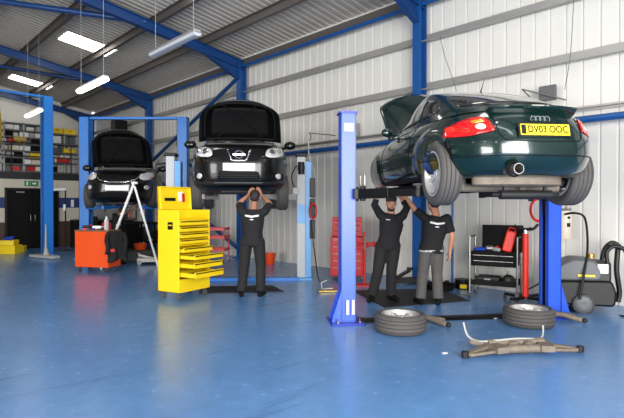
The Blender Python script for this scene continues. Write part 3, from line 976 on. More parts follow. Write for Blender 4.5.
# ------------------------------------------------------------------ the two black cars that face the camera
def front_car(name, label, P, yaw, sc, lvb, lvg, axf, axr, wheel_r, droop, W, bonnet_args, front):
    c = thing(name, label, 'car', P, yaw)
    body = slices(lvb, 40, 140, [(axf, .3, wheel_r + .06, .015), (axr, .3, wheel_r + .06, .015)]).build('body_shell', M['carblack'], c, smooth=50)
    bv = bvh_of(body)
    cs = [arch_cutter(s, y, .30, wheel_r + .05, W=W + .05) for s in (-1, 1) for y in (axf, axr)]
    b_ = bonnet_args
    bay = MB(); bay.prism([(-b_['w'], b_['y0']), (b_['w'], b_['y0']), (b_['w'] * 1.0, b_['y1'] - .12), (b_['w'] * .8, b_['y1']), (-b_['w'] * .8, b_['y1']), (-b_['w'], b_['y1'] - .12)], .55, 1.4)
    cs.append(bay.build('cutter', M['blackm'], smooth=0))
    cut(body, cs)
    darken_wells(body, [(s, y, .30, wheel_r + .05) for s in (-1, 1) for y in (axf, axr)])
    cab = slices(lvg, 26, 110).build('cabin_roof', M['carblack'], c, smooth=50)
    gv = bvh_of(cab)
    z0, z1 = lvg[0][0] + .06, lvg[-1][0] - .10
    patch('windscreen', gv, rounded([(-.66, z0), (.66, z0), (.55, z1), (-.55, z1)], .08), 'y-', M['glass'], c, cell=.06)
    patch('rear_window', gv, rounded([(-.6, z0 + .05), (.6, z0 + .05), (.5, z1), (-.5, z1)], .08), 'y+', M['glass'], c, cell=.06)
    for s in ('x+', 'x-'):
        patch('side_window', gv, rounded([(axr + .1, z0 + .03), (axf - .55, z0 + .03), (.25, z1), (axr + .35, z1)], .08), s, M['glass'], c, cell=.06)
    for s in (-1, 1):
        for y in (axf, axr):
            add_wheel(c, s * (W - .11), y, .33 - droop, wheel_r, .215, wheel_r * .68, s, 5, twin=True)
    mb = MB(); mb.box((0, 0, .22), (1.3, 3.4, .08)); mb.box((0, 1.2, .17), (.7, .8, .08)); mb.cyl((-.6, axr, .22), (.6, axr, .22), .05); mb.build('underbody', M['darkmet'], c, bevel=.02)
    for s in (-1, 1):
        mb = MB(); mb.tube([(s * .3, axf - .1, .22), (s * .5, axf, .20), (s * .66, axf, .24)], .03, 8); mb.build('suspension_arm', M['rust'], c)
        mb = MB(); mb.ell((s * (W + .10), axf - .72, 1.12), (.12, .07, .085)); mb.tube([(s * (W - .08), axf - .70, 1.02), (s * (W + .02), axf - .70, 1.08)], .022, 8); mb.build('door_mirror', M['carblack'], c)
    # engine bay contents
    mb = MB(); mb.box((0, b_['y1'] - .45, .78), (.72, .42, .26)); mb.build('engine_cover', M['anthracite'], c, bevel=.04)
    mb = MB(); mb.box((.48, b_['y1'] - .42, .80), (.22, .3, .24)); mb.build('battery', M['black'], c, bevel=.01)
    mb = MB(); mb.tube([(-.6, b_['y1'] - .3, .93), (-.2, b_['y1'] - .22, .98), (.25, b_['y1'] - .22, .97), (.6, b_['y1'] - .35, .93)], .03, 8); mb.build('air_hose', M['darkmet'], c)
    mb = MB(); mb.ell((-.5, b_['y1'] - .5, .92), (.09, .09, .10)); mb.build('coolant_tank', M['lightgrey'], c)
    mb = MB(); mb.box((0, b_['y0'] + .03, b_['hz'] - .06), (b_['w'] * 1.7, .06, .30)); mb.build('scuttle_panel', M['anthracite'], c, bevel=.02)
    bn = bonnet(c, b_['w'] + .04, b_['w'] * .94, b_['L'], (0, b_['y0'] - .02, b_['hz'] + b_['lift']), b_['ang'], M['carblack'], M['blackm'], crown=.05, nose=.16)
    front(c, bv)
    return c

def plate(c, bv, x, z, m, w=.52, txt=None):
    h = bv.ray_cast(Vector((x, 5, z)), Vector((0, -1, 0)))[0]
    b = MB(); b.box((x, h.y + .012, z), (w + .02, .014, .125)); pp = b.build('number_plate', m, c, bevel=.005)
    return pp

ovl = lambda cx, cz, rx, rz, n=18: [(cx + rx * math.cos(a), cz + rz * math.sin(a)) for a in np.linspace(0, 2 * PI, n + 1)[:-1]]

def front_mid(c, bv):
    plate(c, bv, 0, .565, M['platewht'])
    g = patch('upper_grille', bv, rounded([(-.46, .82), (-.30, .67), (.30, .67), (.46, .82), (.40, .87), (-.40, .87)], .04), 'y-', M['blackm'], c, eps=.006)
    # chrome V and round badge with crossbar
    for s in (-1, 1):
        patch('chrome_strip', bv, strip([(s * .20, .85), (s * .115, .665)], .028), 'y-', M['chrome'], c, eps=.022, thick=.02)
    patch('chrome_strip', bv, strip([(-.12, .668), (.12, .668)], .024), 'y-', M['chrome'], c, eps=.022, thick=.02)
    h = bv.ray_cast(Vector((0, 5, .775)), Vector((0, -1, 0)))[0]
    mb = MB()
    mb.tube([Vector((.072 * math.cos(a), h.y + .03, .775 + .062 * math.sin(a))) for a in np.linspace(0, 2 * PI, 29)[:-1]], .009, 8, closed=True)
    mb.box((0, h.y + .032, .775), (.20, .014, .028)); mb.build('ring_badge', M['chrome'], c)
    lg = patch('lower_grille', bv, rounded([(-.33, .49), (.33, .49), (.36, .36), (-.36, .36)], .03), 'y-', M['blackm'], c, eps=.006)
    for z in (.39, .425, .46):
        patch('grille_bar', bv, strip([(-.33, z), (.33, z)], .010), 'y-', M['anthracite'], lg, eps=.016)
    for s in (-1, 1):
        P = [(s * x, z) for x, z in rounded([(.44, .76), (.47, .87), (.60, .935), (.74, .95), (.80, .90), (.76, .80), (.66, .745), (.52, .73)], .04)]
        hl = patch('headlight', bv, P, 'y-', M['clearlight'], c, eps=.010, cell=.03, thick=.012)
        patch('headlight_lens', bv, ovl(s * .57, .83, .055, .055), 'y-', M['chrome'], hl, eps=.020)
        patch('headlight_lens', bv, ovl(s * .69, .86, .04, .04), 'y-', M['chrome'], hl, eps=.020)
        fg = patch('fog_lamp_recess', bv, rounded([(s * .56, .48), (s * .78, .47), (s * .76, .35), (s * .52, .36)], .04), 'y-', M['blackm'], c, eps=.006)
        patch('fog_lamp', bv, ovl(s * .665, .42, .048, .048), 'y-', M['clearlight'], fg, eps=.018, thick=.014)
    patch('bumper_lip', bv, strip([(-.80, .30), (-.4, .29), (.4, .29), (.80, .30)], .05), 'y-', M['anthracite'], c, eps=.01, cell=.05)

def front_far(c, bv):
    plate(c, bv, 0, .535, M['platewht'])
    patch('upper_grille', bv, rounded([(-.50, .86), (-.38, .70), (.38, .70), (.50, .86)], .05), 'y-', M['blackm'], c, eps=.006)
    patch('chrome_strip', bv, strip([(-.50, .85), (-.40, .72), (-.2, .675), (.2, .675), (.40, .72), (.50, .85)], .026), 'y-', M['chrome'], c, eps=.020, thick=.016)
    patch('lower_grille', bv, rounded([(-.40, .44), (.40, .44), (.45, .30), (-.45, .30)], .03), 'y-', M['blackm'], c, eps=.006)
    for s in (-1, 1):
        hl = patch('headlight', bv, [(s * x, z) for x, z in rounded([(.50, .78), (.50, .88), (.64, .95), (.78, .97), (.80, .86), (.72, .76), (.60, .73)], .04)], 'y-', M['clearlight'], c, eps=.010, thick=.012)
        patch('indicator_lens', bv, ovl(s * .74, .80, .035, .03), 'y-', M['orangelight'], hl, eps=.02)
        patch('fog_lamp', bv, ovl(s * .66, .56, .055, .055), 'y-', M['clearlight'], c, eps=.012, thick=.014)

mid_b = [(.20, .80, 2.02, -2.02, 4.5, 4.5), (.27, .85, 2.12, -2.10, 4.2, 4.2), (.42, .88, 2.17, -2.14, 4, 4), (.6, .892, 2.18, -2.15, 4, 4), (.74, .892, 2.16, -2.14, 4, 4), (.84, .886, 2.08, -2.12, 3.8, 4), (.92, .875, 1.98, -2.10, 3.6, 4),
         (.98, .86, 1.80, -2.08, 3.6, 4), (1.03, .84, 1.5, -2.06, 3.6, 4), (1.07, .80, 1.15, -2.03, 3.6, 4), (1.09, .74, 1.0, -1.98, 3.6, 4)]
mid_g = [(1.02, .80, 1.12, -2.06, 3.6, 4), (1.15, .78, .90, -2.02, 3.4, 4), (1.30, .74, .62, -1.96, 3.2, 4), (1.42, .70, .38, -1.88, 3.2, 3.8), (1.52, .64, .14, -1.76, 3, 3.6), (1.59, .55, -.15, -1.5, 3, 3.4), (1.61, .4, -.4, -1.2, 3, 3)]
MIDYAW = R(180 + 7)
_hd = Vector((math.sin(R(7)), -math.cos(R(7)), 0))
midc = Vector((-1.235, 8.47, 1.58)) - _hd * 2.17
front_car('car', 'black crossover with its bonnet up, raised above the mechanic in the middle', midc, MIDYAW, 1, mid_b, mid_g, 1.315, -1.315,   .335, .17, .89,
          dict(w=.74, y0=1.0, y1=1.94, L=.88, hz=1.03, ang=R(58), lift=.12), front_mid)
far_b = [(.20, .76, 1.98, -2.0, 4.2, 4.5), (.28, .83, 2.08, -2.08, 4.0, 4.2), (.45, .87, 2.14, -2.12, 3.6, 4), (.62, .88, 2.15, -2.13, 3.4, 4), (.76, .875, 2.10, -2.12, 3.4, 4), (.86, .862, 2.0, -2.10, 3.4, 4), (.95, .84, 1.82, -2.06, 3.4, 4),
         (1.02, .80, 1.45, -2.02, 3.4, 4), (1.06, .74, 1.1, -1.96, 3.4, 4)]
far_g = [(1.0, .78, 1.12, -2.02, 3.6, 4), (1.12, .76, .92, -1.96, 3.4, 4), (1.26, .71, .60, -1.85, 3.2, 4), (1.38, .66, .32, -1.72, 3.2, 3.8), (1.46, .60, .10, -1.55, 3, 3.6), (1.51, .5, -.2, -1.3, 3, 3.4), (1.525, .35, -.4, -1.0, 3, 3)]
FARYAW = R(180 + 13)
_hd = Vector((math.sin(R(13)), -math.cos(R(13)), 0))
farc = Vector((-4.76, 12.2, 1.38)) - _hd * 2.14
front_car('car', 'black saloon with its bonnet up, raised between the sky blue lift posts', farc, FARYAW, 1, far_b, far_g, 1.3, -1.3, .315, -.03, .88,
          dict(w=.72, y0=.98, y1=1.86, L=1.12, hz=1.03, ang=R(60), lift=.10), front_far)
ORD = ['first', 'second', 'third', 'fourth', 'fifth', 'sixth', 'seventh', 'eighth', 'ninth', 'tenth']

# ================================================================== vehicle lifts
def c_column(H, w, d, th=.012, mi=0):
    """C-section opening towards +X, standing at the origin"""
    mb = MB()
    mb.box((-w / 2 + th / 2, 0, H / 2), (th, d, H)); mb.box((0, -d / 2 + th / 2, H / 2), (w, th, H)); mb.box((0, d / 2 - th / 2, H / 2), (w, th, H))
    mb.box((w / 2 - th / 2, -d / 2 + .03, H / 2), (th, .06, H)); mb.box((w / 2 - th / 2, d / 2 - .03, H / 2), (th, .06, H))
    return mb

def lift_arm(parent, m, x0, y0, x1, y1, z, mp):
    """swing arm from the carriage to the lifting point, with its pad"""
    mb = MB(); a = Vector((x0, y0, z)); b = Vector((x1, y1, z)); mid = a + (b - a) * .55
    mb.beam(a, mid, .14, .12); mb.beam(a + (b - a) * .4 , b, .10, .08)
    mb.cyl(b - Vector((0, 0, .05)), b + Vector((0, 0, .04)), .05, 16)
    o = mb.build('swing_arm', m, parent, bevel=.006)
    p = MB(); p.cyl(b + Vector((0, 0, .04)), b + Vector((0, 0, .075)), .025, 12); p.cyl(b + Vector((0, 0, .075)), b + Vector((0, 0, .10)), .062, 20); p.build('lifting_pad', mp, o)
    return o

# deep blue lift in front
LA = Vector((.45, 6.42, 0)); LB = Vector((3.22, 6.76, 0))
ax = (LB - LA); LW = ax.length; LY = math.atan2(ax.y, ax.x)
lf = thing('car_lift', 'deep blue two-post lift holding up the dark green coupe', 'car lift', (LA + LB) / 2, LY)
H1 = 2.66
for s in (-1, 1):
    mb = c_column(H1, .19, .21)
    for v in range(len(mb.v)):
        p = mb.v[v]; mb.v[v] = Vector((s * (LW / 2) + (p.x if s < 0 else -p.x), p.y, p.z))
    if s > 0: mb.f = [f_[::-1] for f_ in mb.f]
    cobj = mb.build('post', M['liftblue'], lf, smooth=0)
    X = s * LW / 2
    b = MB(); b.box((X, 0, H1 + .012), (.23, .25, .024)); b.build('post_cap', M['liftdark'], cobj, smooth=0)
    b = MB(); b.box((X + s * .02, 0, .012), (.42, .46, .024)); b.build('base_plate', M['liftdark'], lf, bevel=.004)
    for yy in (-.115, .115):
        g = MB(); g.prism([(s * .095, .024), (s * .21, .024), (s * .21, .06), (s * .095, .42)] if s < 0 else [(.095, .024), (.095, .42), (.21, .06), (.21, .024)], yy - .006, yy + .006, Matrix(((1, 0, 0, X), (0, 0, -1, 0), (0, 1, 0, 0), (0, 0, 0, 1))))
        g.build('gusset', M['liftblue'], cobj, smooth=0)
    for dx in (-.13, .15):
        for dy in (-.18, .18):
            b = MB(); b.cyl((X + s * .02 + dx, dy, .024), (X + s * .02 + dx, dy, .045), .018, 6); b.cyl((X + s * .02 + dx, dy, .045), (X + s * .02 + dx, dy, .08), .009, 8); b.build('anchor_bolt', M['steel'], lf, smooth=0)
    b = MB(); b.box((X - s * .03, 0, 1.3), (.06, .10, 2.4)); b.build('screw_cover', M['blackm'], cobj, smooth=0)
    cr = MB(); cr.box((X - s * .02, 0, 1.66), (.14, .16, .56)); cr.box((X - s * .13, 0, 1.64), (.16, .42, .13)); 
    for yy in (-.2, .2): cr.cyl((X - s * .16, yy, 1.55), (X - s * .16, yy, 1.74), .035, 14)
    cr.build('carriage', M['black'], lf, bevel=.005)
    lift_arm(lf, M['black'], X - s * .16, -.2, X - s * .62, -.95, 1.64, M['rubber'])
    lift_arm(lf, M['black'], X - s * .16, .2, X - s * .62, .72, 1.655, M['rubber'])
    for yy in (-.13, .13):
        ch = MB(); ch.tube([(X - s * .20, yy, 1.60 + k * .035) for k in range(9)], .014, 6)
        ch.build('arm_lock_bar', M['steel'], lf)
for dx in (-.045, .045):
    b = MB(); b.cyl((-LW / 2 + dx * .8 + .02, -.125, .12), (-LW / 2 + dx * .8 + .02, -.125, .30), .022, 14); b.build('pipe_clamp', M['cream'], lf)
b = MB(); b.box((-LW / 2, -.112, 2.48), (.12, .006, .10)); b.build('sticker', M['white'], lf, smooth=0)
b = MB(); b.prism([(-.10, 0), (.10, 0), (.05, .035), (-.05, .035)], -LW / 2 + .16, LW / 2 - .16, Matrix(((0, 0, 1, 0), (1, 0, 0, 0), (0, 1, 0, 0), (0, 0, 0, 1)))); b.build('cable_cover', M['black'], lf, smooth=0)

# pale blue and grey lift under the black crossover
ml = thing('car_lift', 'pale blue and grey two-post lift holding up the black crossover', 'car lift', (-1.53, 10.15, 0), R(7) * .3)
MX = 1.31
for s in (-1, 1):
    mb = MB(); mb.box((s * MX, 0, 1.24), (.17, .22, 2.48)); po = mb.build('post', M['liftgrey'], ml, bevel=.01)
    mb = MB(); mb.box((s * MX + (.145), .0, 1.19), (.12, .20, 2.38)); mb.build('rear_post', M['liftpale'], ml, bevel=.005)
    mb = MB(); mb.box((s * MX, -.0, 2.51), (.24, .28, .07)); mb.build('motor_guard', M['darkmet'], po, bevel=.02)
    mb = MB(); mb.box((s * MX - s * .0, 0, .02), (.44, .5, .04)); mb.build('base_plate', M['liftpale'], ml, bevel=.004)
    mb = MB(); mb.box((s * (MX - .10), 0, 1.78), (.14, .3, .14)); mb.build('carriage', M['lightgrey'], ml, bevel=.005)
    lift_arm(ml, M['lightgrey'], s * (MX - .15), -.12, s * .52, -.95, 1.66, M['rubber'])
    lift_arm(ml, M['lightgrey'], s * (MX - .15), .12, s * .52, .75, 1.66, M['rubber'])
mb = MB(); mb.cyl((MX, -.16, 2.12), (MX, -.16, 2.36), .065, 20); mb.cyl((MX, -.16, 2.20), (MX, -.16, 2.28), .072, 20); mb.build('motor', M['darkmet'], ml)
mb = MB(); mb.box((MX, -.115, 1.32), (.15, .012, .38)); mb.build('warning_panel', M['liftpale'], ml, smooth=0)
mb = MB(); mb.box((0, -.25, .03), (2 * MX - .1, .14, .06)); mb.build('floor_crossbar', M['liftsky'], ml, bevel=.005)
mb = MB(); mb.tube(cat_rom([(MX - .09, -.13, 2.3), (MX - .19, -.14, 2.1), (MX - .16, -.14, 1.9), (MX - .1, -.13, 1.8)]), .012, 8); mb.build('control_cable', M['black'], ml)
for k in range(3):
    z = 1.85 - k * .42
    sb = MB(); sb.box((MX + .175 + .05, -.04, z), (.11, .18, .38)); 
    sb.build('switch_box', M['anthracite'], ml, bevel=.01)

# tall sky blue lift round the far saloon
def tall_lift(name, label, pa, pb, H, w, m, extra=True):
    pa = Vector(pa); pb = Vector(pb); d = pb - pa; L = d.length
    t = thing(name, label, 'car lift', (pa + pb) / 2, math.atan2(d.y, d.x))
    for s in (-1, 1):
        mb = c_column(H, w, w)
        for v in range(len(mb.v)):
            p = mb.v[v]; mb.v[v] = Vector((s * (L / 2) + (p.x if s < 0 else -p.x), p.y, p.z))
        if s > 0: mb.f = [f_[::-1] for f_ in mb.f]
        mb.build('post', m, t, smooth=0)
        b = MB(); b.box((s * L / 2, 0, .015), (.5, .5, .03)); b.build('base_plate', m, t, smooth=0)
        b = MB(); b.box((s * (L / 2 - .03), 0, 1.5), (.16, w * .7, .5)); b.build('carriage', m, t, bevel=.005)
        if extra:
            lift_arm(t, m, s * (L / 2 - .1), -.1, s * .52, -.9, 1.44, M['rubber']); lift_arm(t, m, s * (L / 2 - .1), .1, s * .52, .8, 1.44, M['rubber'])
    b = MB(); b.box((0, 0, H - .02), (L + w, .14, .07)); b.build('overhead_crossbar', m, t, bevel=.004)
    return t
tall_lift('car_lift', 'tall sky blue lift with an overhead crossbar round the black saloon', (-6.32, 14.0, 0), (-3.60, 14.0, 0), 3.94, .28, M['liftsky'])
# the lift at the left edge with the yellow vehicle
PA = Vector(((47 - 312) / 500 * 15.0, 15.0, 0))
PB = Vector((-9.9, 12.9, 0))
tall_lift('car_lift', 'tall sky blue post of a lift at the left, by the black double door', PA, PB, 4.74, .27, M['liftsky'], extra=False)

# yellow vehicle raised on the left lift, only its front corner is in the photo
yc = thing('van', 'yellow van raised high at the left edge of the view', 'van', (-9.72, 12.75, 2.95), R(185))
yl = [(.25, .80, 2.1, -2.1, 5, 5), (.4, .86, 2.2, -2.2, 5, 5), (.9, .88, 2.2, -2.2, 5, 5), (1.15, .86, 2.0, -2.2, 4, 5), (1.4, .80, 1.4, -2.18, 4, 5), (1.75, .74, .9, -2.15, 4, 5), (1.85, .6, .7, -2.1, 4, 4)]
yb_ = slices(yl, 30, 90).build('body_shell', M['yellow'], yc, smooth=50)
yv = bvh_of(yb_)
cut(yb_, [arch_cutter(s, y, .32, .37) for s in (-1, 1) for y in (1.35, -1.35)])
for s in (-1, 1):
    patch('headlight', yv, [(s * x, z) for x, z in rounded([(.50, .62), (.84, .62), (.84, .86), (.50, .80)], .05)], 'y-', M['redlight'], yc, eps=.01)
    for y in (1.35, -1.35): add_wheel(yc, s * .78, y, .28, .32, .2, .21, s, 5, True)
patch('windscreen', yv, rounded([(-.6, 1.2), (.6, 1.2), (.52, 1.65), (-.52, 1.65)], .06), 'y-', M['glass'], yc, cell=.06)
patch('bumper', yv, [(-.84, .3), (.84, .3), (.84, .52), (-.84, .52)], 'y-', M['anthracite'], yc, eps=.012, cell=.06)

# ================================================================== workshop equipment
def castor(parent, x, y, r=.05, z=.0, m=None):
    mb = MB(); mb.lathe([(0, -.014), (r, -.014), (r, .014), (0, .014)], (x, y, r + z), 'X', 20)
    w = mb.build('castor', M['rubber'], parent)
    mb = MB(); mb.box((x, y, r * 2 + z + .012), (.05, .06, .01)); mb.box((x - .02, y, r * 1.5 + z), (.004, .035, r + .02)); mb.box((x + .02, y, r * 1.5 + z), (.004, .035, r + .02)); mb.build('castor_fork', M['steel'], w, smooth=0)

# yellow tool chest
yt = thing('tool_chest', 'tall yellow tool chest on castors with three drawers pulled out', 'tool chest', (-2.095, 8.20, 0), R(59))
Wc, Dc = .70, .47
Hc0, Hc1 = .12, 1.42
b = MB()
b.box((0, Dc / 2 - .01, (Hc0 + Hc1) / 2), (Wc, .02, Hc1 - Hc0)); b.box((-Wc / 2 + .01, 0, (Hc0 + Hc1) / 2), (.02, Dc, Hc1 - Hc0)); b.box((Wc / 2 - .01, 0, (Hc0 + Hc1) / 2), (.02, Dc, Hc1 - Hc0))
b.box((0, 0, Hc0 + .01), (Wc, Dc, .02)); b.box((0, 0, Hc1 - .16), (Wc, Dc, .015)); b.box((0, 0, .86), (Wc, Dc, .015)); b.box((0, -Dc / 2 + .012, .23), (Wc - .04, .02, .2))
b.build('cabinet_body', M['yellow'], yt, bevel=.006)
lid = MB(); lid.box((0, 0, .19), (Wc - .02, .04, .38)); lid.box((-Wc / 2 + .02, -.02, .19), (.02, .07, .38)); lid.box((Wc / 2 - .02, -.02, .19), (.02, .07, .38)); lid.box((0, -.02, .37), (Wc - .02, .07, .02))
ld = lid.build('lid', M['yellow'], yt, bevel=.005); ld.location = (0, Dc / 2 - .02, Hc1); ld.rotation_euler = (R(-4), 0, 0)
b = MB(); b.box((-.12, -.03, .17), (.22, .02, .05)); b.build('lid_sticker', M['black'], ld, smooth=0)
b = MB(); b.box((.12, -.03, .22), (.10, .02, .16)); b.build('lid_sticker', M['white'], ld, smooth=0)
b = MB(); b.box((.16, -.045, .2), (.05, .02, .14)); b.build('red_tool_holder', M['red'], ld, smooth=0)
drs = [(1.16, .07, 0), (1.05, .09, 0), (.96, .07, 0), (.78, .07, .12), (.69, .09, .42), (.56, .10, .40), (.43, .11, .42), (.0, 0, 0)]
drs = [(1.215, .085, 0), (1.115, .085, 0), (1.015, .085, 0), (.915, .085, 0), (.79, .085, .08), (.69, .085, .31), (.56, .10, .30), (.415, .11, .32)]
for k, (z, h, o) in enumerate(drs):
    y = -Dc / 2 - o
    b = MB(); b.box((0, y + .008, z), (Wc - .05, .018, h - .012)); 
    if o > 0:
        for s in (-1, 1): b.box((s * (Wc / 2 - .05), y + .19, z - .01), (.012, .38, h * .6))
        b.box((0, y + .42, z - .01), (Wc - .1, .012, h * .6)); b.box((0, y + .21, z - h * .32), (Wc - .1, .42, .008))
    d = b.build('drawer', M['yellow'], yt, bevel=.003)
    b = MB(); b.box((0, y - .004, z + h * .25), (Wc - .08, .014, .016)); b.build('drawer_pull', M['blackm'], d, smooth=0)
    if o > .3:
        b = MB(); rr = random.Random(k)
        b.box((0, y + .21, z - h * .2), (Wc - .12, .39, .01)); b.build('drawer_liner', M['anthracite'], d, smooth=0)
        for q in range(7):
            b = MB(); xx = -.24 + q * .08; b.tube([(xx, y + .06, z - h * .05), (xx + rr.uniform(-.02, .02), y + .24, z - h * .05)], .012, 8)
            t_ = b.build('wrench', M['steel'] if q % 3 else M['red']); t_.parent = None
            t_.matrix_world = Matrix.Translation(yt.location) @ Matrix.Rotation(R(59), 4, 'Z')
            tag(t_, '%s hand tool, %s from left, %s open drawer of yellow chest' % ('steel' if q % 3 else 'red handled', ORD[q], {5: 'top', 6: 'middle', 7: 'bottom'}[k]), 'hand tool', 'hand tools in the yellow chest')
b = MB(); b.box((-Wc / 2 - .002, -.05, 1.17), (.004, .11, .12)); b.build('badge', M['black'], yt, smooth=0)
b = MB(); b.box((-Wc / 2 - .004, -.05, 1.18), (.004, .07, .02)); b.build('badge', M['yellow'], yt, smooth=0)
for x in (-Wc / 2 + .06, Wc / 2 - .06):
    for y in (-Dc / 2 + .06, Dc / 2 - .06): castor(yt, x, y, .05)

# orange roller cabinet
oc = thing('tool_cabinet', 'orange tool cabinet on castors with bottles and tools on top', 'tool cabinet', (-4.86, 11.35, 0), R(-14))
OW, OD = .86, .46
b = MB(); b.box((0, 0, .51), (OW, OD, .80)); b.build('cabinet_body', M['orange'], oc, bevel=.012)
b = MB(); b.box((0, 0, .925), (OW + .01, OD + .01, .03)); b.build('top_tray', M['wood'], oc, bevel=.004)
b = MB(); b.box((0, OD / 2 + .01, .5), (OW - .06, .02, .7)); b.build('door', M['orange'], oc, bevel=.004)
for x in (-OW / 2 + .08, OW / 2 - .08):
    for y in (-OD / 2 + .07, OD / 2 - .07): castor(oc, x, y, .045)
b = MB(); b.tube([(OW / 2, -.15, .8), (OW / 2 + .05, -.15, .8), (OW / 2 + .05, .15, .8), (OW / 2, .15, .8)], .012, 8); b.build('side_handle', M['black'], oc)
OM = Matrix.Translation(oc.location) @ Matrix.Rotation(R(-14), 4, 'Z')
def on(Mx, p): return Mx @ Vector(p)
def bottle(loc, r, h, m, capm, label, cat='bottle', group=None, name='bottle'):
    t = thing(name, label, cat, loc, 0, group)
    b = MB(); b.lathe([(0, 0), (r, 0), (r, h * .7), (r * .9, h * .78), (r * .4, h * .86), (r * .4, h * .92)], (0, 0, 0), 'Z', 18); b.build('bottle_body', m, t)
    b = MB(); b.lathe([(r * .45, h * .88), (r * .45, h), (0, h)], (0, 0, 0), 'Z', 14); b.build('cap', capm, t)
    return t
bottle(on(OM, (.26, -.05, .94)), .045, .30, M['white'], M['white'], 'white spray bottle on the orange cabinet')
bottle(on(OM, (.33, -.12, .94)), .035, .24, M['lightgrey'], M['red'], 'grey aerosol can with a red cap on the orange cabinet', 'aerosol can', name='aerosol_can')
bottle(on(OM, (-.24, .06, .94)), .03, .14, M['red'], M['black'], 'small red can on the left of the orange cabinet', 'can', name='can')
t_ = thing('polisher', 'white and blue power tool lying on the orange cabinet', 'power tool', on(OM, (.05, -.08, .94)), R(10))
b = MB(); b.tube([(-.10, 0, .05), (.08, 0, .06)], [.045, .035], 12); b.build('tool_body', M['white'], t_)
b = MB(); b.tube([(.08, 0, .06), (.17, 0, .07)], [.035, .02], 12); b.build('tool_head', M['steel'], t_)
b = MB(); b.tube([(-.06, 0, .04), (-.07, -.05, .02), (-.08, -.10, .02)], .022, 10); b.build('tool_handle', M['bluecloth'], t_)
t_ = thing('tool_box', 'dark red box standing at the back of the orange cabinet', 'box', on(OM, (.14, .12, .94)), R(-10))
b = MB(); b.box((0, 0, .08), (.16, .12, .16)); b.build('box_body', M['red'], t_, bevel=.008)
b = MB(); b.box((0, 0, .168), (.16, .12, .015)); b.build('box_lid', M['black'], t_, bevel=.004)
t_ = thing('drill', 'black and red cordless drill on the left of the orange cabinet', 'drill', on(OM, (-.20, -.1, .94)), R(20))
b = MB(); b.tube([(-.1, 0, .07), (.08, 0, .07)], [.035, .03], 12); b.tube([(.08, 0, .07), (.13, 0, .07)], .015, 10); b.build('drill_body', M['black'], t_)
b = MB(); b.box((-.06, 0, .02), (.09, .06, .04)); b.build('battery_pack', M['red'], t_, bevel=.006)
# dark jacket hanging over the right end of the cabinet
t_ = thing('jacket', 'black jacket with a red patch hung over the right side of the orange cabinet', 'jacket', (-4.37, 11.12, 0), R(-60))
def cloth(W_, H_, z1, amp, seed, tilt=0.0, nx=14, nz=16):
    rr = random.Random(seed); vs = []; fs = []
    ph = [rr.uniform(0, 6) for _ in range(5)]
    for j in range(nz + 1):
        v = j / nz
        for i in range(nx + 1):
            u = i / nx
            w = W_ * (1 + .25 * v * math.sin(3 + ph[0]))
            x = tilt * v + amp * (.4 + v) * (math.sin(u * 9 + ph[1] + v * 2) + .5 * math.sin(u * 17 + ph[2]))
            y = (u - .5) * w * (.72 + .5 * v) + .03 * math.sin(v * 5 + ph[3])
            vs.append((x, y, z1 - H_ * v + .04 * math.sin(u * 7 + ph[4]) * v))
    for j in range(nz):
        for i in range(nx):
            a = j * (nx + 1) + i; fs.append((a, a + 1, a + nx + 2, a + nx + 1))
    mb = MB(); mb.add(vs, fs); return mb
cloth(.44, .66, .92, .02, 3, .06).build('jacket_body', M['shirt'], t_, solid=.035, smooth=80)
b = MB(); b.tube(cat_rom([(.02, .16, .88), (.09, .2, .7), (.10, .18, .5), (.08, .16, .38)]), [.05] * 12 + [.05] * 6 + [.04], 10); b.build('sleeve', M['shirt'], t_, smooth=80)
b = MB(); b.tube(cat_rom([(.02, -.16, .88), (.09, -.2, .72), (.11, -.17, .55), (.09, -.2, .42)]), .045, 10); b.build('sleeve', M['shirt'], t_, smooth=80)
b = MB(); b.box((.11, -.08, .50), (.012, .09, .07)); b.build('red_patch', M['red'], t_, bevel=.003)

# stepladder
sl = thing('stepladder', 'white aluminium stepladder standing open in front of the black saloon', 'stepladder', (-4.33, 12.15, 0), R(18))
def rung_frame(xb, xt, zt, w, name, n, m):
    mb = MB()
    for s in (-1, 1): mb.beam((xb, s * w * .5, 0), (xt, s * w * .34, zt), .045, .095, up=(0, 1, 0))
    fr = mb.build(name, m, sl, bevel=.003)
    for k in range(n):
        t = (k + 1) / (n + 1); x = xb + (xt - xb) * t; z = zt * t; ww = w * (.5 + (.34 - .5) * t)
        mb = MB(); mb.box((x, 0, z), (.08, ww * 2, .025)); mb.build('tread' if n > 3 else 'brace', m, fr, smooth=0)
rung_frame(-.72, .02, 2.06, .5, 'front_frame', 7, M['alloy'] if False else M['white'])
rung_frame(.56, .02, 1.95, .5, 'rear_frame', 2, M['white'])
b = MB(); b.box((.02, 0, 2.03), (.14, .38, .05)); b.build('top_cap', M['white'], sl, bevel=.006)
b = MB(); b.cyl((-.22, -.2, 1.42), (.17, -.2, 1.38), .012, 8); b.cyl((-.22, .2, 1.42), (.17, .2, 1.38), .012, 8); b.build('spreader_bar', M['steel'], sl)

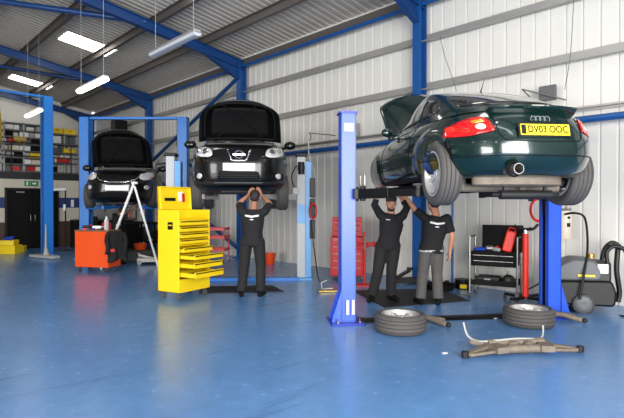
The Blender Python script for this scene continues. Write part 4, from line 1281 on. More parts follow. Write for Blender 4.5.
# trolley jack under the saloon and orange bowl
tj = thing('trolley_jack', 'steel trolley jack on the floor beside the stepladder', 'trolley jack', (-4.12, 12.72, 0), R(195))
b = MB()
for s in (-1, 1): b.box((0, s * .13, .11), (.62, .02, .10))
b.box((-.05, 0, .10), (.3, .24, .05)); b.build('jack_frame', M['steel'], tj, bevel=.004)
b = MB(); b.beam((-.1, 0, .14), (.28, 0, .24), .08, .05); b.cyl((.28, 0, .25), (.28, 0, .29), .06, 16); b.build('lifting_arm', M['steel'], tj)
b = MB(); b.tube([(-.25, 0, .14), (-.55, 0, .6), (-.7, 0, .95)], .018, 8); b.build('jack_handle', M['black'], tj)
for x in (-.24, .25):
    for s in (-1, 1):
        b = MB(); b.lathe([(0, -.02), (.055, -.02), (.055, .02), (0, .02)], (x, s * .16, .055), 'Y', 18); b.build('jack_wheel', M['lightgrey'], tj)
bw = thing('bucket', 'orange bowl resting on dark parts under the black saloon', 'bowl', (-4.55, 13.25, .32), 0)
b = MB(); b.lathe([(0, 0), (.13, 0), (.17, .16), (.16, .16), (.12, .015), (0, .015)], (0, 0, 0), 'Z', 24); b.build('bowl', M['orange'], bw)
bw.location.z = 0.32
t_ = thing('parts_crate', 'dark crate of parts under the orange bowl by the stepladder', 'crate', (-4.55, 13.25, 0), R(12))
b = MB(); b.box((0, 0, .16), (.6, .4, .30)); b.build('crate_body', M['anthracite'], t_, bevel=.02)
b = MB(); b.box((0, 0, .31), (.62, .42, .02)); b.build('crate_lid', M['black'], t_, bevel=.005)

# red trolley by the wall behind the yellow chest
rt = thing('trolley', 'small red two-shelf trolley against the wall behind the yellow chest', 'trolley', (-2.60, 13.3, 0), R(-10))
for sx in (-1, 1):
    for sy in (-1, 1):
        b = MB(); b.cyl((sx * .33, sy * .2, .08), (sx * .33, sy * .2, .86), .016, 8); b.build('leg', M['red'], rt)
for z in (.30, .62, .84):
    b = MB(); b.box((0, 0, z), (.70, .44, .02)); b.box((0, -.22, z + .03), (.70, .012, .07)); b.box((0, .22, z + .03), (.70, .012, .07)); b.box((-.35, 0, z + .03), (.012, .44, .07)); b.box((.35, 0, z + .03), (.012, .44, .07)); b.build('tray', M['red'], rt, smooth=0)
for sx in (-1, 1):
    for sy in (-1, 1): castor(rt, sx * .33, sy * .2, .035)

# orange bucket by the wall
bk = thing('bucket', 'orange bucket on the floor by the wall beside the middle mechanic', 'bucket', px(270, 264.5), 0)
b = MB(); b.lathe([(0, 0), (.105, 0), (.15, .28), (.155, .28), (.155, .29), (.143, .29), (.10, .01), (0, .01)], (0, 0, 0), 'Z', 28); b.build('bucket_body', M['orange'], bk)
b = MB(); b.tube([(.15 * math.cos(a), -.02 - .08 * abs(math.sin(a)), .28 - .10 * math.sin(a)) for a in np.linspace(0, PI, 13)], .004, 6); b.build('bucket_handle', M['steel'], bk)

# red tool cabinet behind the deep blue lift post
rc = thing('tool_cabinet', 'red drawer cabinet on castors behind the left post of the deep blue lift', 'tool cabinet', (.72, 10.2, 0), R(-6))
b = MB(); b.box((0, 0, .47), (.66, .45, .78)); b.build('cabinet_body', M['red'], rc, bevel=.008)
b = MB(); b.box((-.0, .04, 1.06), (.60, .34, .38)); b.build('top_box', M['red'], rc, bevel=.008)
for k in range(5):
    z = .20 + k * .14
    b = MB(); b.box((0, -.232, z), (.60, .016, .125)); d = b.build('drawer', M['red'], rc, bevel=.003)
    b = MB(); b.box((0, -.243, z + .045), (.54, .012, .014)); b.build('drawer_pull', M['steel'], d, smooth=0)
for k in range(3):
    z = .94 + k * .11
    b = MB(); b.box((0, -.138, z), (.55, .014, .095)); d = b.build('drawer', M['red'], rc, bevel=.003)
    b = MB(); b.box((0, -.148, z + .03), (.48, .010, .012)); b.build('drawer_pull', M['blackm'], d, smooth=0)
for x in (-.27, .27):
    for y in (-.17, .17): castor(rc, x, y, .035)
# red press tool hung on its front
cl = thing('spring_compressor', 'red spring compressor resting in front of the red drawer cabinet', 'workshop tool', (.98, 9.30, 0), R(0))
b = MB(); b.cyl((0, .02, .02), (0, .02, 1.0), .022, 10); b.box((0, .02, .01), (.3, .3, .02)); b.build('stand', M['red'], cl)
b = MB(); b.tube(cat_rom([(-.17, 0, .86), (-.16, 0, .74), (-.05, 0, .70), (.10, 0, .76), (.2, 0, .80)]), .03, 10); b.tube(cat_rom([(-.15, 0, .83), (0, 0, .80), (.2, 0, .74)]), .025, 10); b.build('jaws', M['red'], cl)
b = MB(); b.cyl((.0, -.03, .66), (0, -.03, .92), .015, 10); b.build('screw', M['steel'], cl)

# black tool trolley with a red and silver top
bt = thing('tool_trolley', 'black two-drawer tool trolley with chrome side rails by the white wall', 'tool trolley', (2.98, 8.12, 0), R(-30))
TW, TD = .72, .42
for s in (-1, 1):
    b = MB()
    pts = [(s * TW / 2, -TD / 2, .06), (s * TW / 2, -TD / 2, .90), (s * TW / 2, -TD / 2 + .05, .98), (s * TW / 2, TD / 2 - .05, .98), (s * TW / 2, TD / 2, .90), (s * TW / 2, TD / 2, .06)]
    b.tube(cat_rom(pts, 5), .016, 8); b.build('side_rail', M['steel'], bt)
b = MB(); b.box((0, 0, .62), (TW - .04, TD, .20)); b.box((0, 0, .735), (TW - .02, TD + .02, .03)); b.build('drawer_case', M['blackm'], bt, bevel=.006)
for z in (.665, .575):
    b = MB(); b.box((0, -TD / 2 - .008, z), (TW - .08, .016, .082)); d = b.build('drawer', M['blackm'], bt, bevel=.003)
    b = MB(); b.box((0, -TD / 2 - .02, z + .03), (TW - .12, .010, .008)); b.build('drawer_pull', M['steel'], d, smooth=0)
b = MB(); b.box((.08, TD / 2 - .03, .95), (TW - .08, .02, .44)); b.build('back_panel', M['blackm'], bt, bevel=.004)
b = MB(); b.box((0, 0, .22), (TW - .02, TD, .02)); b.box((0, -TD / 2, .26), (TW - .02, .012, .08)); b.box((0, TD / 2, .26), (TW - .02, .012, .08)); b.build('lower_tray', M['blackm'], bt, smooth=0)
for x in (-TW / 2, TW / 2):
    for y in (-TD / 2, TD / 2): castor(bt, x, y, .04)
BM = Matrix.Translation(bt.location) @ Matrix.Rotation(R(-30), 4, 'Z')
t_ = thing('cloth', 'blue cloth crumpled on the left of the black tool trolley', 'cloth', on(BM, (-.22, -.05, .752)), 0)
b = MB(); rr = random.Random(5)
for k in range(7): b.ell((rr.uniform(-.08, .08), rr.uniform(-.06, .06), .03), (rr.uniform(.04, .07), rr.uniform(.04, .06), .03), 12, 8)
o = b.build('cloth_body', M['bluecloth'], t_); md = o.modifiers.new('r', 'REMESH'); md.mode = 'VOXEL'; md.voxel_size = .01
t_ = thing('case', 'red plastic case leaning upright on the black tool trolley', 'case', on(BM, (.17, -.02, .752)), R(-20))
b = MB(); b.box((0, 0, .17), (.15, .06, .34)); o = b.build('case_body', M['redbright'], t_, bevel=.02); o.rotation_euler = (0, R(14), 0)
b = MB(); b.tube([(-.05, 0, .34), (-.05, 0, .39), (.05, 0, .39), (.05, 0, .34)], .01, 8); h_ = b.build('case_handle', M['redbright'], t_); h_.rotation_euler = (0, R(14), 0)
for k, (x, y, r_, m_) in enumerate(((-.06, -.06, .05, 'steel'), (.03, .02, .045, 'red'), (.02, -.10, .035, 'lightgrey'))):
    t_ = thing('impact_socket', ['silver socket driver on the black tool trolley', 'small red tool between the cloth and the red case', 'light grey tool at the front of the black tool trolley'][k], 'hand tool', on(BM, (x, y, .752)), k)
    b = MB(); b.tube([(-.08, 0, r_), (.02, 0, r_), (.06, 0, r_)], [r_ * .8, r_, r_ * .5], 12); b.build('tool_body', M[m_], t_)
    b = MB(); b.tube([(.05, 0, r_), (.14, 0, r_ * .7)], r_ * .35, 8); b.build('tool_shank', M['steel'], t_)
t_ = thing('tool_case', 'black tool case on the lower tray of the black trolley', 'case', on(BM, (-.10, 0, .232)), R(-30))
b = MB(); b.box((0, 0, .06), (.36, .28, .11)); b.build('case_body', M['black'], t_, bevel=.012)
b = MB(); b.box((0, -.142, .06), (.10, .01, .05)); b.build('latch', M['steel'], t_, bevel=.004)
t_ = thing('motor_part', 'rounded black part on the right of the lower trolley tray', 'part', on(BM, (.2, 0, .232)), 0)
b = MB(); b.lathe([(0, 0), (.10, 0), (.11, .05), (.08, .12), (.03, .15), (0, .15)], (0, 0, 0), 'Z', 22); b.build('housing', M['darkmet'], t_)
b = MB(); b.cyl((0, 0, .15), (0, 0, .20), .02, 12); b.build('shaft', M['steel'], t_)
# red transmission jack
jk = thing('transmission_jack', 'red upright jack with a black saddle beside the black tool trolley', 'jack', (3.30, 7.72, 0), R(5))
b = MB(); b.cyl((0, 0, .06), (0, 0, 1.06), .045, 20); b.build('cylinder', M['redbright'], jk)
b = MB(); b.cyl((0, 0, 1.06), (0, 0, 1.12), .028, 16); b.build('ram', M['chrome'], jk)
b = MB(); b.tube(cat_rom([(-.19, -.02, 1.19), (-.14, -.02, 1.14), (0, 0, 1.125), (.12, 0, 1.13), (.20, 0, 1.20)]), [.016] * 24 + [.016], 8) if False else b.tube(cat_rom([(-.19, -.02, 1.19), (-.14, -.02, 1.14), (0, 0, 1.125), (.12, 0, 1.13), (.20, 0, 1.20)]), .022, 8); b.tube(cat_rom([(0, -.15, 1.15), (0, 0, 1.12), (0, .15, 1.15)]), .018, 8); b.build('saddle', M['black'], jk)
for k in range(4):
    a = k * PI / 2 + .5
    b = MB(); b.beam((.03 * math.cos(a), .03 * math.sin(a), .07), (.36 * math.cos(a), .36 * math.sin(a), .08), .05, .04); lg = b.build('base_leg', M['black'], jk, bevel=.004)
    b = MB(); b.lathe([(0, -.014), (.035, -.014), (.035, .014), (0, .014)], (.36 * math.cos(a), .36 * math.sin(a), .035), 'X', 16); b.build('castor', M['steel'], lg)
b = MB(); b.tube([(.05, 0, .2), (.16, .02, .24), (.28, .04, .30)], .012, 8); b.build('pump_pedal', M['black'], jk)

# small black and yellow tub by the wall
t_ = thing('tub', 'small black tub with a yellow label on the floor left of the black tool trolley', 'tub', px(463, 288.5), R(-40))
b = MB(); b.lathe([(0, 0), (.12, 0), (.14, .17), (.13, .17), (0, .17)], (0, 0, 0), 'Z', 20); b.build('tub_body', M['black'], t_)
b = MB(); b.box((.06, -.11, .055), (.12, .04, .07), (0, 0, .3)); b.build('tub_label', M['yellow'], t_, bevel=.003)

# blue standpipe on the wall with its foot
t_ = thing('air_pipe', 'thin blue vertical pipe standing at the white wall between mechanic and trolley', 'pipe', px(452.5, 287), 0)
b = MB(); b.cyl((0, 0, .03), (0, 0, 2.8), .022, 12); b.build('pipe', M['steelblue'], t_)
b = MB(); b.box((-.03, 0, .03), (.26, .12, .06)); b.cyl((-.1, 0, .06), (-.1, 0, .12), .04, 12); b.build('foot', M['black'], t_, bevel=.005)

# floor cleaning machine
fc = thing('pressure_washer', 'grey and black floor cleaning machine by the wall behind the right lift post', 'cleaning machine', (3.90, 7.16, 0), R(-18))
b = MB(); b.prism(rounded([(-.42, .10), (.34, .10), (.36, .30), (.30, .46), (-.36, .44), (-.46, .26)], .06), -.26, .26, Matrix(((1, 0, 0, 0), (0, 0, -1, 0), (0, 1, 0, 0), (0, 0, 0, 1)))); b.build('lower_body', M['black'], fc, bevel=.03)
b = MB(); b.prism(rounded([(-.44, .42), (.18, .44), (.20, .60), (.10, .74), (-.18, .76), (-.34, .68), (-.44, .56)], .06), -.24, .24, Matrix(((1, 0, 0, 0), (0, 0, -1, 0), (0, 1, 0, 0), (0, 0, 0, 1)))); b.build('hood', M['grey'], fc, bevel=.04)
b = MB(); b.box((.20, 0, .54), (.20, .44, .34)); b.build('rear_console', M['anthracite'], fc, bevel=.03)
b = MB(); b.box((-.02, -.262, .52), (.22, .012, .03)); b.build('yellow_stripe', M['yellow'], fc, bevel=.003)
b = MB(); b.box((.19, -.232, .62), (.13, .012, .13)); b.build('white_label', M['white'], fc, bevel=.003)
b = MB(); b.cyl((.10, .06, .74), (.10, .06, .80), .05, 16); b.build('filler_cap', M['brass'], fc)
for s in (-1, 1):
    b = MB(); b.lathe([(.0, -.03), (.06, -.035), (.10, -.03), (.125, -.015), (.125, .015), (.10, .03), (0, .03)], (-.06, s * .285, .125), 'Y', 32); w_ = b.build('wheel', M['grey'], fc)
    b = MB(); b.lathe([(.126, -.03), (.14, -.02), (.14, .02), (.126, .03)], (-.06, s * .285, .125), 'Y', 32); b.build('tyre', M['rubber'], w_)
b = MB(); b.lathe([(0, -.02), (.05, -.02), (.05, .02), (0, .02)], (-.34, 0, .05), 'Y', 18); b.box((-.34, 0, .1), (.06, .06, .03)); b.build('front_castor', M['rubber'], fc)
b = MB(); b.tube(cat_rom([(.26, -.20, .66), (.24, -.20, .84), (.32, -.20, .93), (.44, -.20, .90), (.50, -.20, .80)]), .028, 10); b.build('handle', M['black'], fc)
b = MB(); b.tube(cat_rom([(.26, .20, .66), (.30, .20, .86), (.40, .20, .96), (.50, .20, .90)]), .028, 10); b.build('handle', M['black'], fc)
b = MB(); b.cyl((.34, -.2, .92), (.36, .2, .94), .02, 10); b.build('handle_bar', M['black'], fc)
b = MB(); b.tube(cat_rom([(.40, -.1, .9), (.38, -.12, .6), (.42, -.1, .3), (.40, -.1, .15)]), .035, 10); b.build('suction_hose', M['black'], fc)
t_ = MB().tube(cat_rom([(4.42, 6.85, .5), (4.40, 6.80, .2), (4.35, 6.7, .012), (4.15, 6.72, .012), (4.3, 6.6, .012), (4.5, 6.6, .012), (4.6, 6.8, .012)]), .01, 8).build('power_cable', M['black']); tag(t_, 'black power cable trailing from the cleaning machine onto the floor', 'cable')

# white drum and regulator on the wall behind the right post
t_ = thing('pressure_vessel', 'white drum hung on the wall right of the deep blue lift post', 'drum', px(571, 300, 0) * 1 + Vector((.04, -.0, 1.0)), 0)
t_.location = Vector((3.86, 7.62, .98))
b = MB(); b.lathe([(0, 0), (.09, 0), (.10, .03), (.10, .40), (.09, .43), (0, .43)], (0, 0, 0), 'Z', 24); b.build('drum_body', M['cream'], t_)
b = MB(); b.box((.0, -.10, .22), (.05, .01, .06)); b.cyl((.0, -.10, .33), (.0, -.12, .33), .02, 10); b.build('gauge', M['black'], t_, bevel=.002)
b = MB(); b.box((-.02, .08, .45), (.3, .03, .04)); b.build('wall_bracket', M['steel'], t_)
t_ = thing('air_regulator', 'silver air regulator with fittings above the white drum', 'air regulator', (3.86, 7.60, 1.45), 0)
b = MB(); b.lathe([(0, 0), (.04, 0), (.045, .1), (.03, .12), (.05, .14), (.05, .22), (.02, .24), (0, .24)], (.03, 0, 0), 'Z', 18); b.build('regulator_body', M['lightgrey'], t_)
b = MB(); b.lathe([(0, 0), (.03, 0), (.035, .09), (.0, .12)], (-.06, 0, .05), 'Z', 16); b.build('filter_bowl', M['steel'], t_)
b = MB(); b.cyl((-.10, 0, .12), (.12, 0, .12), .016, 10); b.cyl((.03, 0, .24), (.03, .02, 1.1), .012, 8); b.build('pipework', M['steel'], t_)
t_ = MB().tube(cat_rom([(3.80, 7.52, 1.36), (3.92, 7.45, 1.38), (3.96, 7.25, 1.30), (3.86, 7.0, .9), (3.74, 6.88, .5), (3.68, 6.86, .2)]), .016, 8).build('air_hose', M['black']); tag(t_, 'black hose looping down in front of the white drum to the cleaning machine', 'hose')

# red coiled hoses
def hose_coil(name, c, r, n, m, label, ry=1.3, tail=None):
    pts = []
    for k in range(n * 20 + 1):
        a = 2 * PI * k / 20; w = 1 + .10 * math.sin(a * .37 + 1)
        pts.append(Vector(c) + Vector((r * w * math.cos(a), -.02 - .012 * (k / 20), r * ry * w * math.sin(a))))
    if tail: pts += [Vector(c) + Vector(q) for q in tail]
    o = MB().tube(pts, .009, 7).build(name, m); tag(o, label, 'hose'); return o
hose_coil('coiled_hose', (3.58, 7.95, 1.42), .12, 4, M['hosered'], 'red hose coiled on the wall left of the right deep blue post', 1.45)
hose_coil('coiled_hose', (.02, 10.02, 1.38), .07, 5, M['hosered'], 'red and dark hose coiled on the side of the pale blue lift post', 2.1)
t_ = MB().tube(cat_rom([(-.02, 10.0, 1.2), (.02, 9.98, .8), (.06, 9.9, .5), (.12, 9.6, .1), (.2, 9.4, .02)]), .011, 8).build('air_line', M['black']); tag(t_, 'thin black line from the pale blue lift post down to the floor', 'hose')
t_ = MB().tube(cat_rom([(-.08, 11.6, 2.98), (-.02, 10.9, 2.98), (-.06, 10.25, 2.96), (-.06, 10.2, 2.5), (.04, 10.15, 2.2), (.05, 10.1, 2.0), (-.05, 10.1, 1.9)]), .012, 8).build('hanging_air_line', M['lightgrey']); tag(t_, 'grey air line dropping from the wall rail to the pale blue lift post', 'hose')
t_ = MB().tube([(-.06, 10.2, 2.97), (.42, 9.0, 2.75)], .008, 6).build('cable', M['darkmet']); tag(t_, 'thin dark cable running from the grey air line to the deep blue post', 'cable')
# foot pump on the floor
t_ = thing('foot_pump', 'small brass and steel foot pump on the floor left of the deep blue lift post', 'pump', px(328, 292), R(10))
b = MB(); b.box((0, 0, .02), (.34, .14, .03)); b.build('pump_base', M['brass'], t_, bevel=.005)
b = MB(); b.cyl((-.08, 0, .05), (.08, 0, .06), .03, 14); b.build('pump_cylinder', M['steel'], t_)
b = MB(); b.tube([(-.1, 0, .05), (-.12, 0, .16), (-.02, 0, .2)], .012, 8); b.build('pedal', M['lightgrey'], t_)

# mats
def mat_on(name, pts, label):
    b = MB(); b.prism(pts, .0, .012); o = b.build(name, M['mat_'], smooth=0); tag(o, label, 'mat'); return o
mat_on('floor_mat', [tuple(px(352, 291)[:2]), tuple(px(440, 289)[:2]), tuple(px(470, 301)[:2]), tuple(px(385, 308)[:2])][::1][::-1], 'black rubber mat under the two mechanics on the right')
mat_on('floor_mat', [tuple(px(203, 287)[:2]), tuple(px(272, 286)[:2]), tuple(px(284, 292)[:2]), tuple(px(198, 294)[:2])][::-1], 'black rubber mat under the mechanic in the middle')

# low dark jack behind the right-hand mechanics
t_ = thing('low_jack', 'low black jack on the floor between the two mechanics on the right', 'jack', px(404, 284), R(10))
b = MB(); b.box((0, 0, .07), (.50, .24, .09)); b.build('jack_frame', M['darkmet'], t_, bevel=.01)
b = MB(); b.beam((-.15, 0, .12), (.12, 0, .26), .09, .05); b.cyl((.12, 0, .26), (.12, 0, .31), .06, 16); b.build('lifting_arm', M['black'], t_)
b = MB(); b.cyl((-.24, -.15, .06), (-.24, .15, .06), .05, 14); b.build('jack_roller', M['black'], t_)
t_ = thing('drain_tray', 'black drain tray on the floor behind the right-hand mechanic', 'tray', px(440, 289.5), R(-8))
b = MB(); b.lathe([(0, .01), (.22, .01), (.27, .10), (.28, .10), (.23, 0), (0, 0)], (0, 0, 0), 'Z', 28); b.build('tray_body', M['blackm'], t_)
b = MB(); b.cyl((0, 0, .01), (0, 0, .24), .05, 14); b.build('funnel', M['black'], t_)

# the two wheels lying on the floor
def loose_wheel(p, label, rz):
    w = thing('loose_wheel', label, 'wheel', p, rz, None)
    t = tyre_mb(.305, .222, .222).build('tyre', M['rubber'], w, loc=(0, 0, .115), smooth=40); t.rotation_euler = (0, R(90), 0)
    r_ = rim_mb(.222, .222, 6, True).build('alloy_rim', M['alloy'], w, loc=(0, 0, .115), smooth=30); r_.rotation_euler = (0, R(90), 0)
    b = MB(); b.lathe([(0, .006), (.03, .006), (.028, .012), (0, .014)], (0, 0, .178), 'Z', 20); b.build('hub_cap', M['lightgrey'], w)
    return w
loose_wheel(px(400.5, 331.5), 'alloy wheel lying on the floor near the left deep blue post', .3)
loose_wheel(px(529, 325), 'alloy wheel lying on the floor near the right deep blue post', 1.1)

# suspension arms beside the wheels
def knuckle(p, rz, label):
    t = thing('suspension_arm', label, 'car part', p, rz)
    b = MB(); b.tube(cat_rom([(-.20, .02, .06), (-.08, 0, .08), (.04, -.02, .06), (.18, -.05, .03)]), [.035] * 18 + [.022], 10); b.tube(cat_rom([(-.10, .0, .07), (0, .10, .06), (.1, .14, .04)]), .026, 10); b.build('casting', M['rust'], t, smooth=60)
    b = MB(); b.cyl((-.20, .02, .02), (-.20, .02, .12), .05, 18); b.cyl((-.20, .02, .0), (-.20, .02, .14), .02, 12); b.build('hub', M['steel'], t)
    b = MB(); b.ell((.20, -.06, .035), (.035, .035, .03)); b.build('ball_joint', M['darkmet'], t)
    return t
knuckle(px(434, 325), R(-30), 'rusty suspension arm on the floor right of the left loose wheel')
knuckle(px(567, 321), R(-20), 'rusty suspension arm on the floor beside the right loose wheel')
t_ = MB().box(px(497, 318.5, .006), (.12, .06, .012), (0, 0, .4)).build('paper_scrap', M['white'], smooth=0, bevel=.003); tag(t_, 'crumpled scrap of white paper on the floor between the loose wheels', 'paper')
t_ = MB().box(px(445, 353.5, .003), (.05, .03, .006), (0, 0, .2)).build('paper_scrap', M['white'], smooth=0); tag(t_, 'small white scrap on the floor left of the subframe', 'paper')

# subframe with anti-roll bar
sf = thing('subframe', 'rusty front subframe with its anti-roll bar lying on the open floor', 'car part', px(519, 353), R(6))
b = MB()
b.tube(cat_rom([(-.30, .06, .085), (-.1, .06, .085), (.1, .06, .085), (.30, .06, .085)]), [.046] * 19, 10)
b.tube(cat_rom([(-.28, -.08, .06), (-.1, -.07, .06), (.1, -.07, .06), (.28, -.08, .06)]), .042, 10)
b.box((-.26, -.02, .07), (.13, .26, .06), (0, 0, .2)); b.box((.26, -.02, .07), (.13, .26, .06), (0, 0, -.2)); b.box((0, .01, .055), (.26, .12, .035))
b.ell((-.05, .02, .08), (.07, .06, .04)); b.ell((.10, .0, .08), (.05, .06, .04))
b.build('crossmember', M['rust'], sf, smooth=60)
for s in (-1, 1):
    b = MB(); b.beam((s * .30, .04, .07), (s * .60, -.06 - .06 * (s < 0), .035), .07, .035); b.beam((s * .30, -.10, .05), (s * .58, -.08 - .06 * (s < 0), .035), .05, .03)
    if s < 0: b.beam((-.32, .08, .07), (-.44, .16, .09), .07, .05)
    w_ = b.build('control_arm', M['rust'], sf, bevel=.008)
    b = MB(); b.cyl((s * .62, -.07 - .06 * (s < 0), .01), (s * .62, -.07 - .06 * (s < 0), .07), .035, 16); b.build('bush', M['darkmet'], w_)
b = MB(); b.tube(cat_rom([(-.49, .22, .27), (-.46, .18, .14), (-.38, .10, .10), (-.22, .04, .12), (.0, .05, .13), (.22, .06, .12), (.32, .12, .12), (.37, .18, .17), (.38, .20, .22)]), .010, 10); b.build('anti_roll_bar', M['lightgrey'], sf)

# clutter by the door: yellow crates, mop, floor lamp
for k, (x, y, z, w_, h_, lab, m_) in enumerate(((9, 253.5, 0, .55, .26, 'yellow crate on the floor left of the double door, lower one', 'yellow'), (8, 253.5, .27, .46, .14, 'yellow tray standing on the lower yellow crate', 'yellow'), (18.5, 251.5, 0, .35, .18, 'small yellow box beside the yellow crates', 'yellow'))):
    p = px(x, y, z); t_ = thing('crate' if k < 2 else 'box', lab, 'crate', p, R(8 * k))
    b = MB(); b.box((0, 0, .01), (w_, .36, .02)); b.box((0, -.175, h_ / 2), (w_, .012, h_)); b.box((0, .175, h_ / 2), (w_, .012, h_)); b.box((-w_ / 2, 0, h_ / 2), (.012, .36, h_)); b.box((w_ / 2, 0, h_ / 2), (.012, .36, h_)); b.build('crate_body', M[m_], t_, smooth=0)
    b = MB(); b.box((0, -.175, h_ - .01), (w_ + .03, .03, .025)); b.box((0, .175, h_ - .01), (w_ + .03, .03, .025)); b.build('crate_rim', M[m_], t_, smooth=0)
t_ = thing('rag', 'blue rag bundled on top of the yellow tray', 'cloth', px(8, 253.5, .415), 0)
b = MB(); b.ell((0, 0, .05), (.16, .12, .06)); b.ell((.08, .03, .08), (.09, .08, .05)); o = b.build('rag_body', M['bluecloth'], t_); md = o.modifiers.new('r', 'REMESH'); md.mode = 'VOXEL'; md.voxel_size = .015
mp = thing('floor_sweeper', 'grey dust sweeper with an upright handle at the foot of the left blue post', 'sweeper', (-7.55, 14.2, 0), R(-22))
b = MB(); b.prism([(-.50, -.16), (.52, -.28), (.60, -.05), (.0, .16), (-.44, .10)], .01, .09); b.build('sweeper_head', M['lightgrey'], mp, bevel=.02)
b = MB(); b.tube([(.0, -.0, .07), (-.02, .0, .30), (-.02, .0, .95)], [.10, .03, .018], 12); b.build('handle', M['lightgrey'], mp)
lp = thing('floor_lamp', 'tall dark stand holding a white tube lamp in front of the partition', 'lamp', px(65.5, 250.5), 0)
b = MB(); b.cyl((0, 0, 0), (0, 0, 2.02), .022, 10); b.box((0, 0, .01), (.4, .4, .02)); b.build('stand', M['black'], lp)
b = MB(); b.cyl((-.5, 0, 2.0), (.03, 0, 2.02), .045, 14); b.build('tube_lamp', M['white'], lp)
b = MB(); b.box((-.02, -.03, 1.42), (.07, .02, .2)); b.build('notice', M['white'], lp, smooth=0)

# dark clutter along the partition behind the orange cabinet
rr = random.Random(11)
labs = ['dark drum against the partition behind the orange cabinet, leftmost', 'dark box stack against the partition left of the blue lift post', 'black bin against the partition behind the left blue lift post', 'dark welding cart against the partition right of the door', 'dark crate standing furthest right along the partition']
for k, u in enumerate((2.2, 1.7, 1.2, .75, .35)):
    p = B(TP - .5 - .1 * (k % 2), u + .1, 0); h = (.95, 1.05, .9, 1.15, .8)[k]
    t_ = thing(('drum', 'box_stack', 'waste_bin', 'welding_cart', 'crate')[k], labs[k], ('drum', 'boxes', 'bin', 'cart', 'crate')[k], p, WALL_YAW)
    if k in (0, 2):
        b = MB(); b.lathe([(0, 0), (.19, 0), (.2, .05), (.19, h * .33), (.2, h * .35), (.19, h * .66), (.2, h * .68), (.2, h), (0, h)], (0, 0, 0), 'Z', 24); b.build('drum_body', M['blackm'], t_)
        b = MB(); b.lathe([(0, h), (.21, h), (.21, h + .03), (0, h + .05)], (0, 0, 0), 'Z', 24); b.build('drum_lid', M['anthracite'], t_)
    else:
        b = MB(); b.box((0, 0, h * .3 + .05), (.34, .36, h * .6)); b.build('lower_body', M['blackm'], t_, bevel=.01)
        b = MB(); b.box((.02, 0, h * .8 + .05), (.28, .32, h * .38)); b.build('upper_body', M['anthracite'], t_, bevel=.01)
        b = MB(); b.box((0, 0, .03), (.32, .34, .06)); b.build('plinth', M['black'], t_)
# grey wall cupboards behind the saloon
for k, (u, w_, z, h_) in enumerate(((1.2, .8, 1.28, .62), (.25, .45, 1.25, .5))):
    t_ = house(thing('wall_cupboard', ('light grey cupboard on the partition right of the far left lift post', 'pale cupboard on the partition at the rear corner')[k], 'cupboard'))
    b = MB(); b.box((TP - .12, u, z), (.22, w_, h_)); b.build('cupboard_body', M['lightgrey'], t_, bevel=.005)
    for s in (-1, 1):
        b = MB(); b.box((TP - .24, u + s * w_ / 4, z), (.016, w_ / 2 - .01, h_ - .02)); d = b.build('cupboard_door', M['lightgrey'], t_, bevel=.003)
        b = MB(); b.box((TP - .26, u + s * .03, z), (.02, .012, .1)); b.build('knob', M['steel'], d)

# ------------------------------------------------------------------ racking on the mezzanine
rcols = ['lightgrey', 'lightgrey', 'cream', 'grey', 'white', 'blackm']
RN = ['far left mezzanine racking', 'racking left of blue post', 'racking right of blue post']
CN = {'lightgrey': 'light grey', 'grey': 'mid grey', 'cream': 'cream', 'white': 'white', 'blackm': 'black', 'red': 'red', 'yellow': 'yellow'}
rack_no = [0]
def rack(u0, u1, t, H, shelves, seed, label, yellow=()):
    r_ = house(thing('storage_rack', label, 'shelving')); z0 = MZ + .24
    for u in (u0, (u0 + u1) / 2, u1):
        for dt in (0, .45):
            b = MB(); b.box((t + dt, u, z0 + H / 2), (.05, .05, H)); b.build('upright', M['lightgrey'], r_, smooth=0)
    for k in range(shelves):
        z = z0 + .05 + k * (H - .1) / (shelves - 1)
        b = MB(); b.box((t + .22, (u0 + u1) / 2, z), (.5, u1 - u0, .05)); b.build('shelf', M['grey'], r_, smooth=0)
    rr = random.Random(seed); rn = RN[rack_no[0]]; rack_no[0] += 1
    for k in range(shelves - 1):
        cnt = 0
        z = z0 + .075 + k * (H - .1) / (shelves - 1); gap = (H - .1) / (shelves - 1) - .07
        u = u0 + .06
        while u < u1 - .2:
            w = rr.uniform(.14, .34); h = min(gap, rr.uniform(.12, .3))
            if rr.random() < .95:
                m_ = rr.choice(rcols)
                if rr.random() < .07: m_ = 'red'
                if rr.random() < .05: m_ = 'yellow'
                b = MB(); b.box((0, 0, h / 2), (.3, w - .02, h)); b.box((-.155, 0, h * .3), (.02, (w - .02) * .7, h * .3))
                o = b.build('parts_box', M[m_], smooth=0); o.location = B(t + .2, u + w / 2, z); o.rotation_euler = (0, 0, WALL_YAW)
                cnt += 1; tag(o, '%s box %s from right, %s shelf up, %s' % (CN[m_], ORD[cnt - 1], ORD[k], rn), 'box', 'spare parts boxes on the mezzanine racking')
            u += w
    return r_
rack(4.45, 5.9, 10.0, 1.75, 7, 5, 'grey racking full of small boxes at the far left edge')
rack(3.15, 4.35, 10.0, 1.75, 8, 1, 'grey racking full of small boxes, left of the tall blue lift post')
rack(1.95, 2.9, 10.0, 1.5, 5, 2, 'grey racking with yellow cases on top, right of the tall blue lift post')
for k, (u, m_) in enumerate(((2.66, 'yellow'), (2.2, 'yellow'))):
    t_ = thing('tool_case', ('yellow case on top of the right-hand racking, nearer the tall blue post', 'yellow case on top of the right-hand racking, further right')[k], 'case', B(10.2, u, MZ + .24 + 1.475), WALL_YAW)
    b = MB(); b.box((0, 0, .11), (.3, .42, .2)); b.build('case_body', M[m_], t_, bevel=.02); b = MB(); b.tube([(-.16, -.06, .14), (-.19, -.05, .14), (-.19, .05, .14), (-.16, .06, .14)], .01, 6); b.build('case_handle', M['black'], t_)
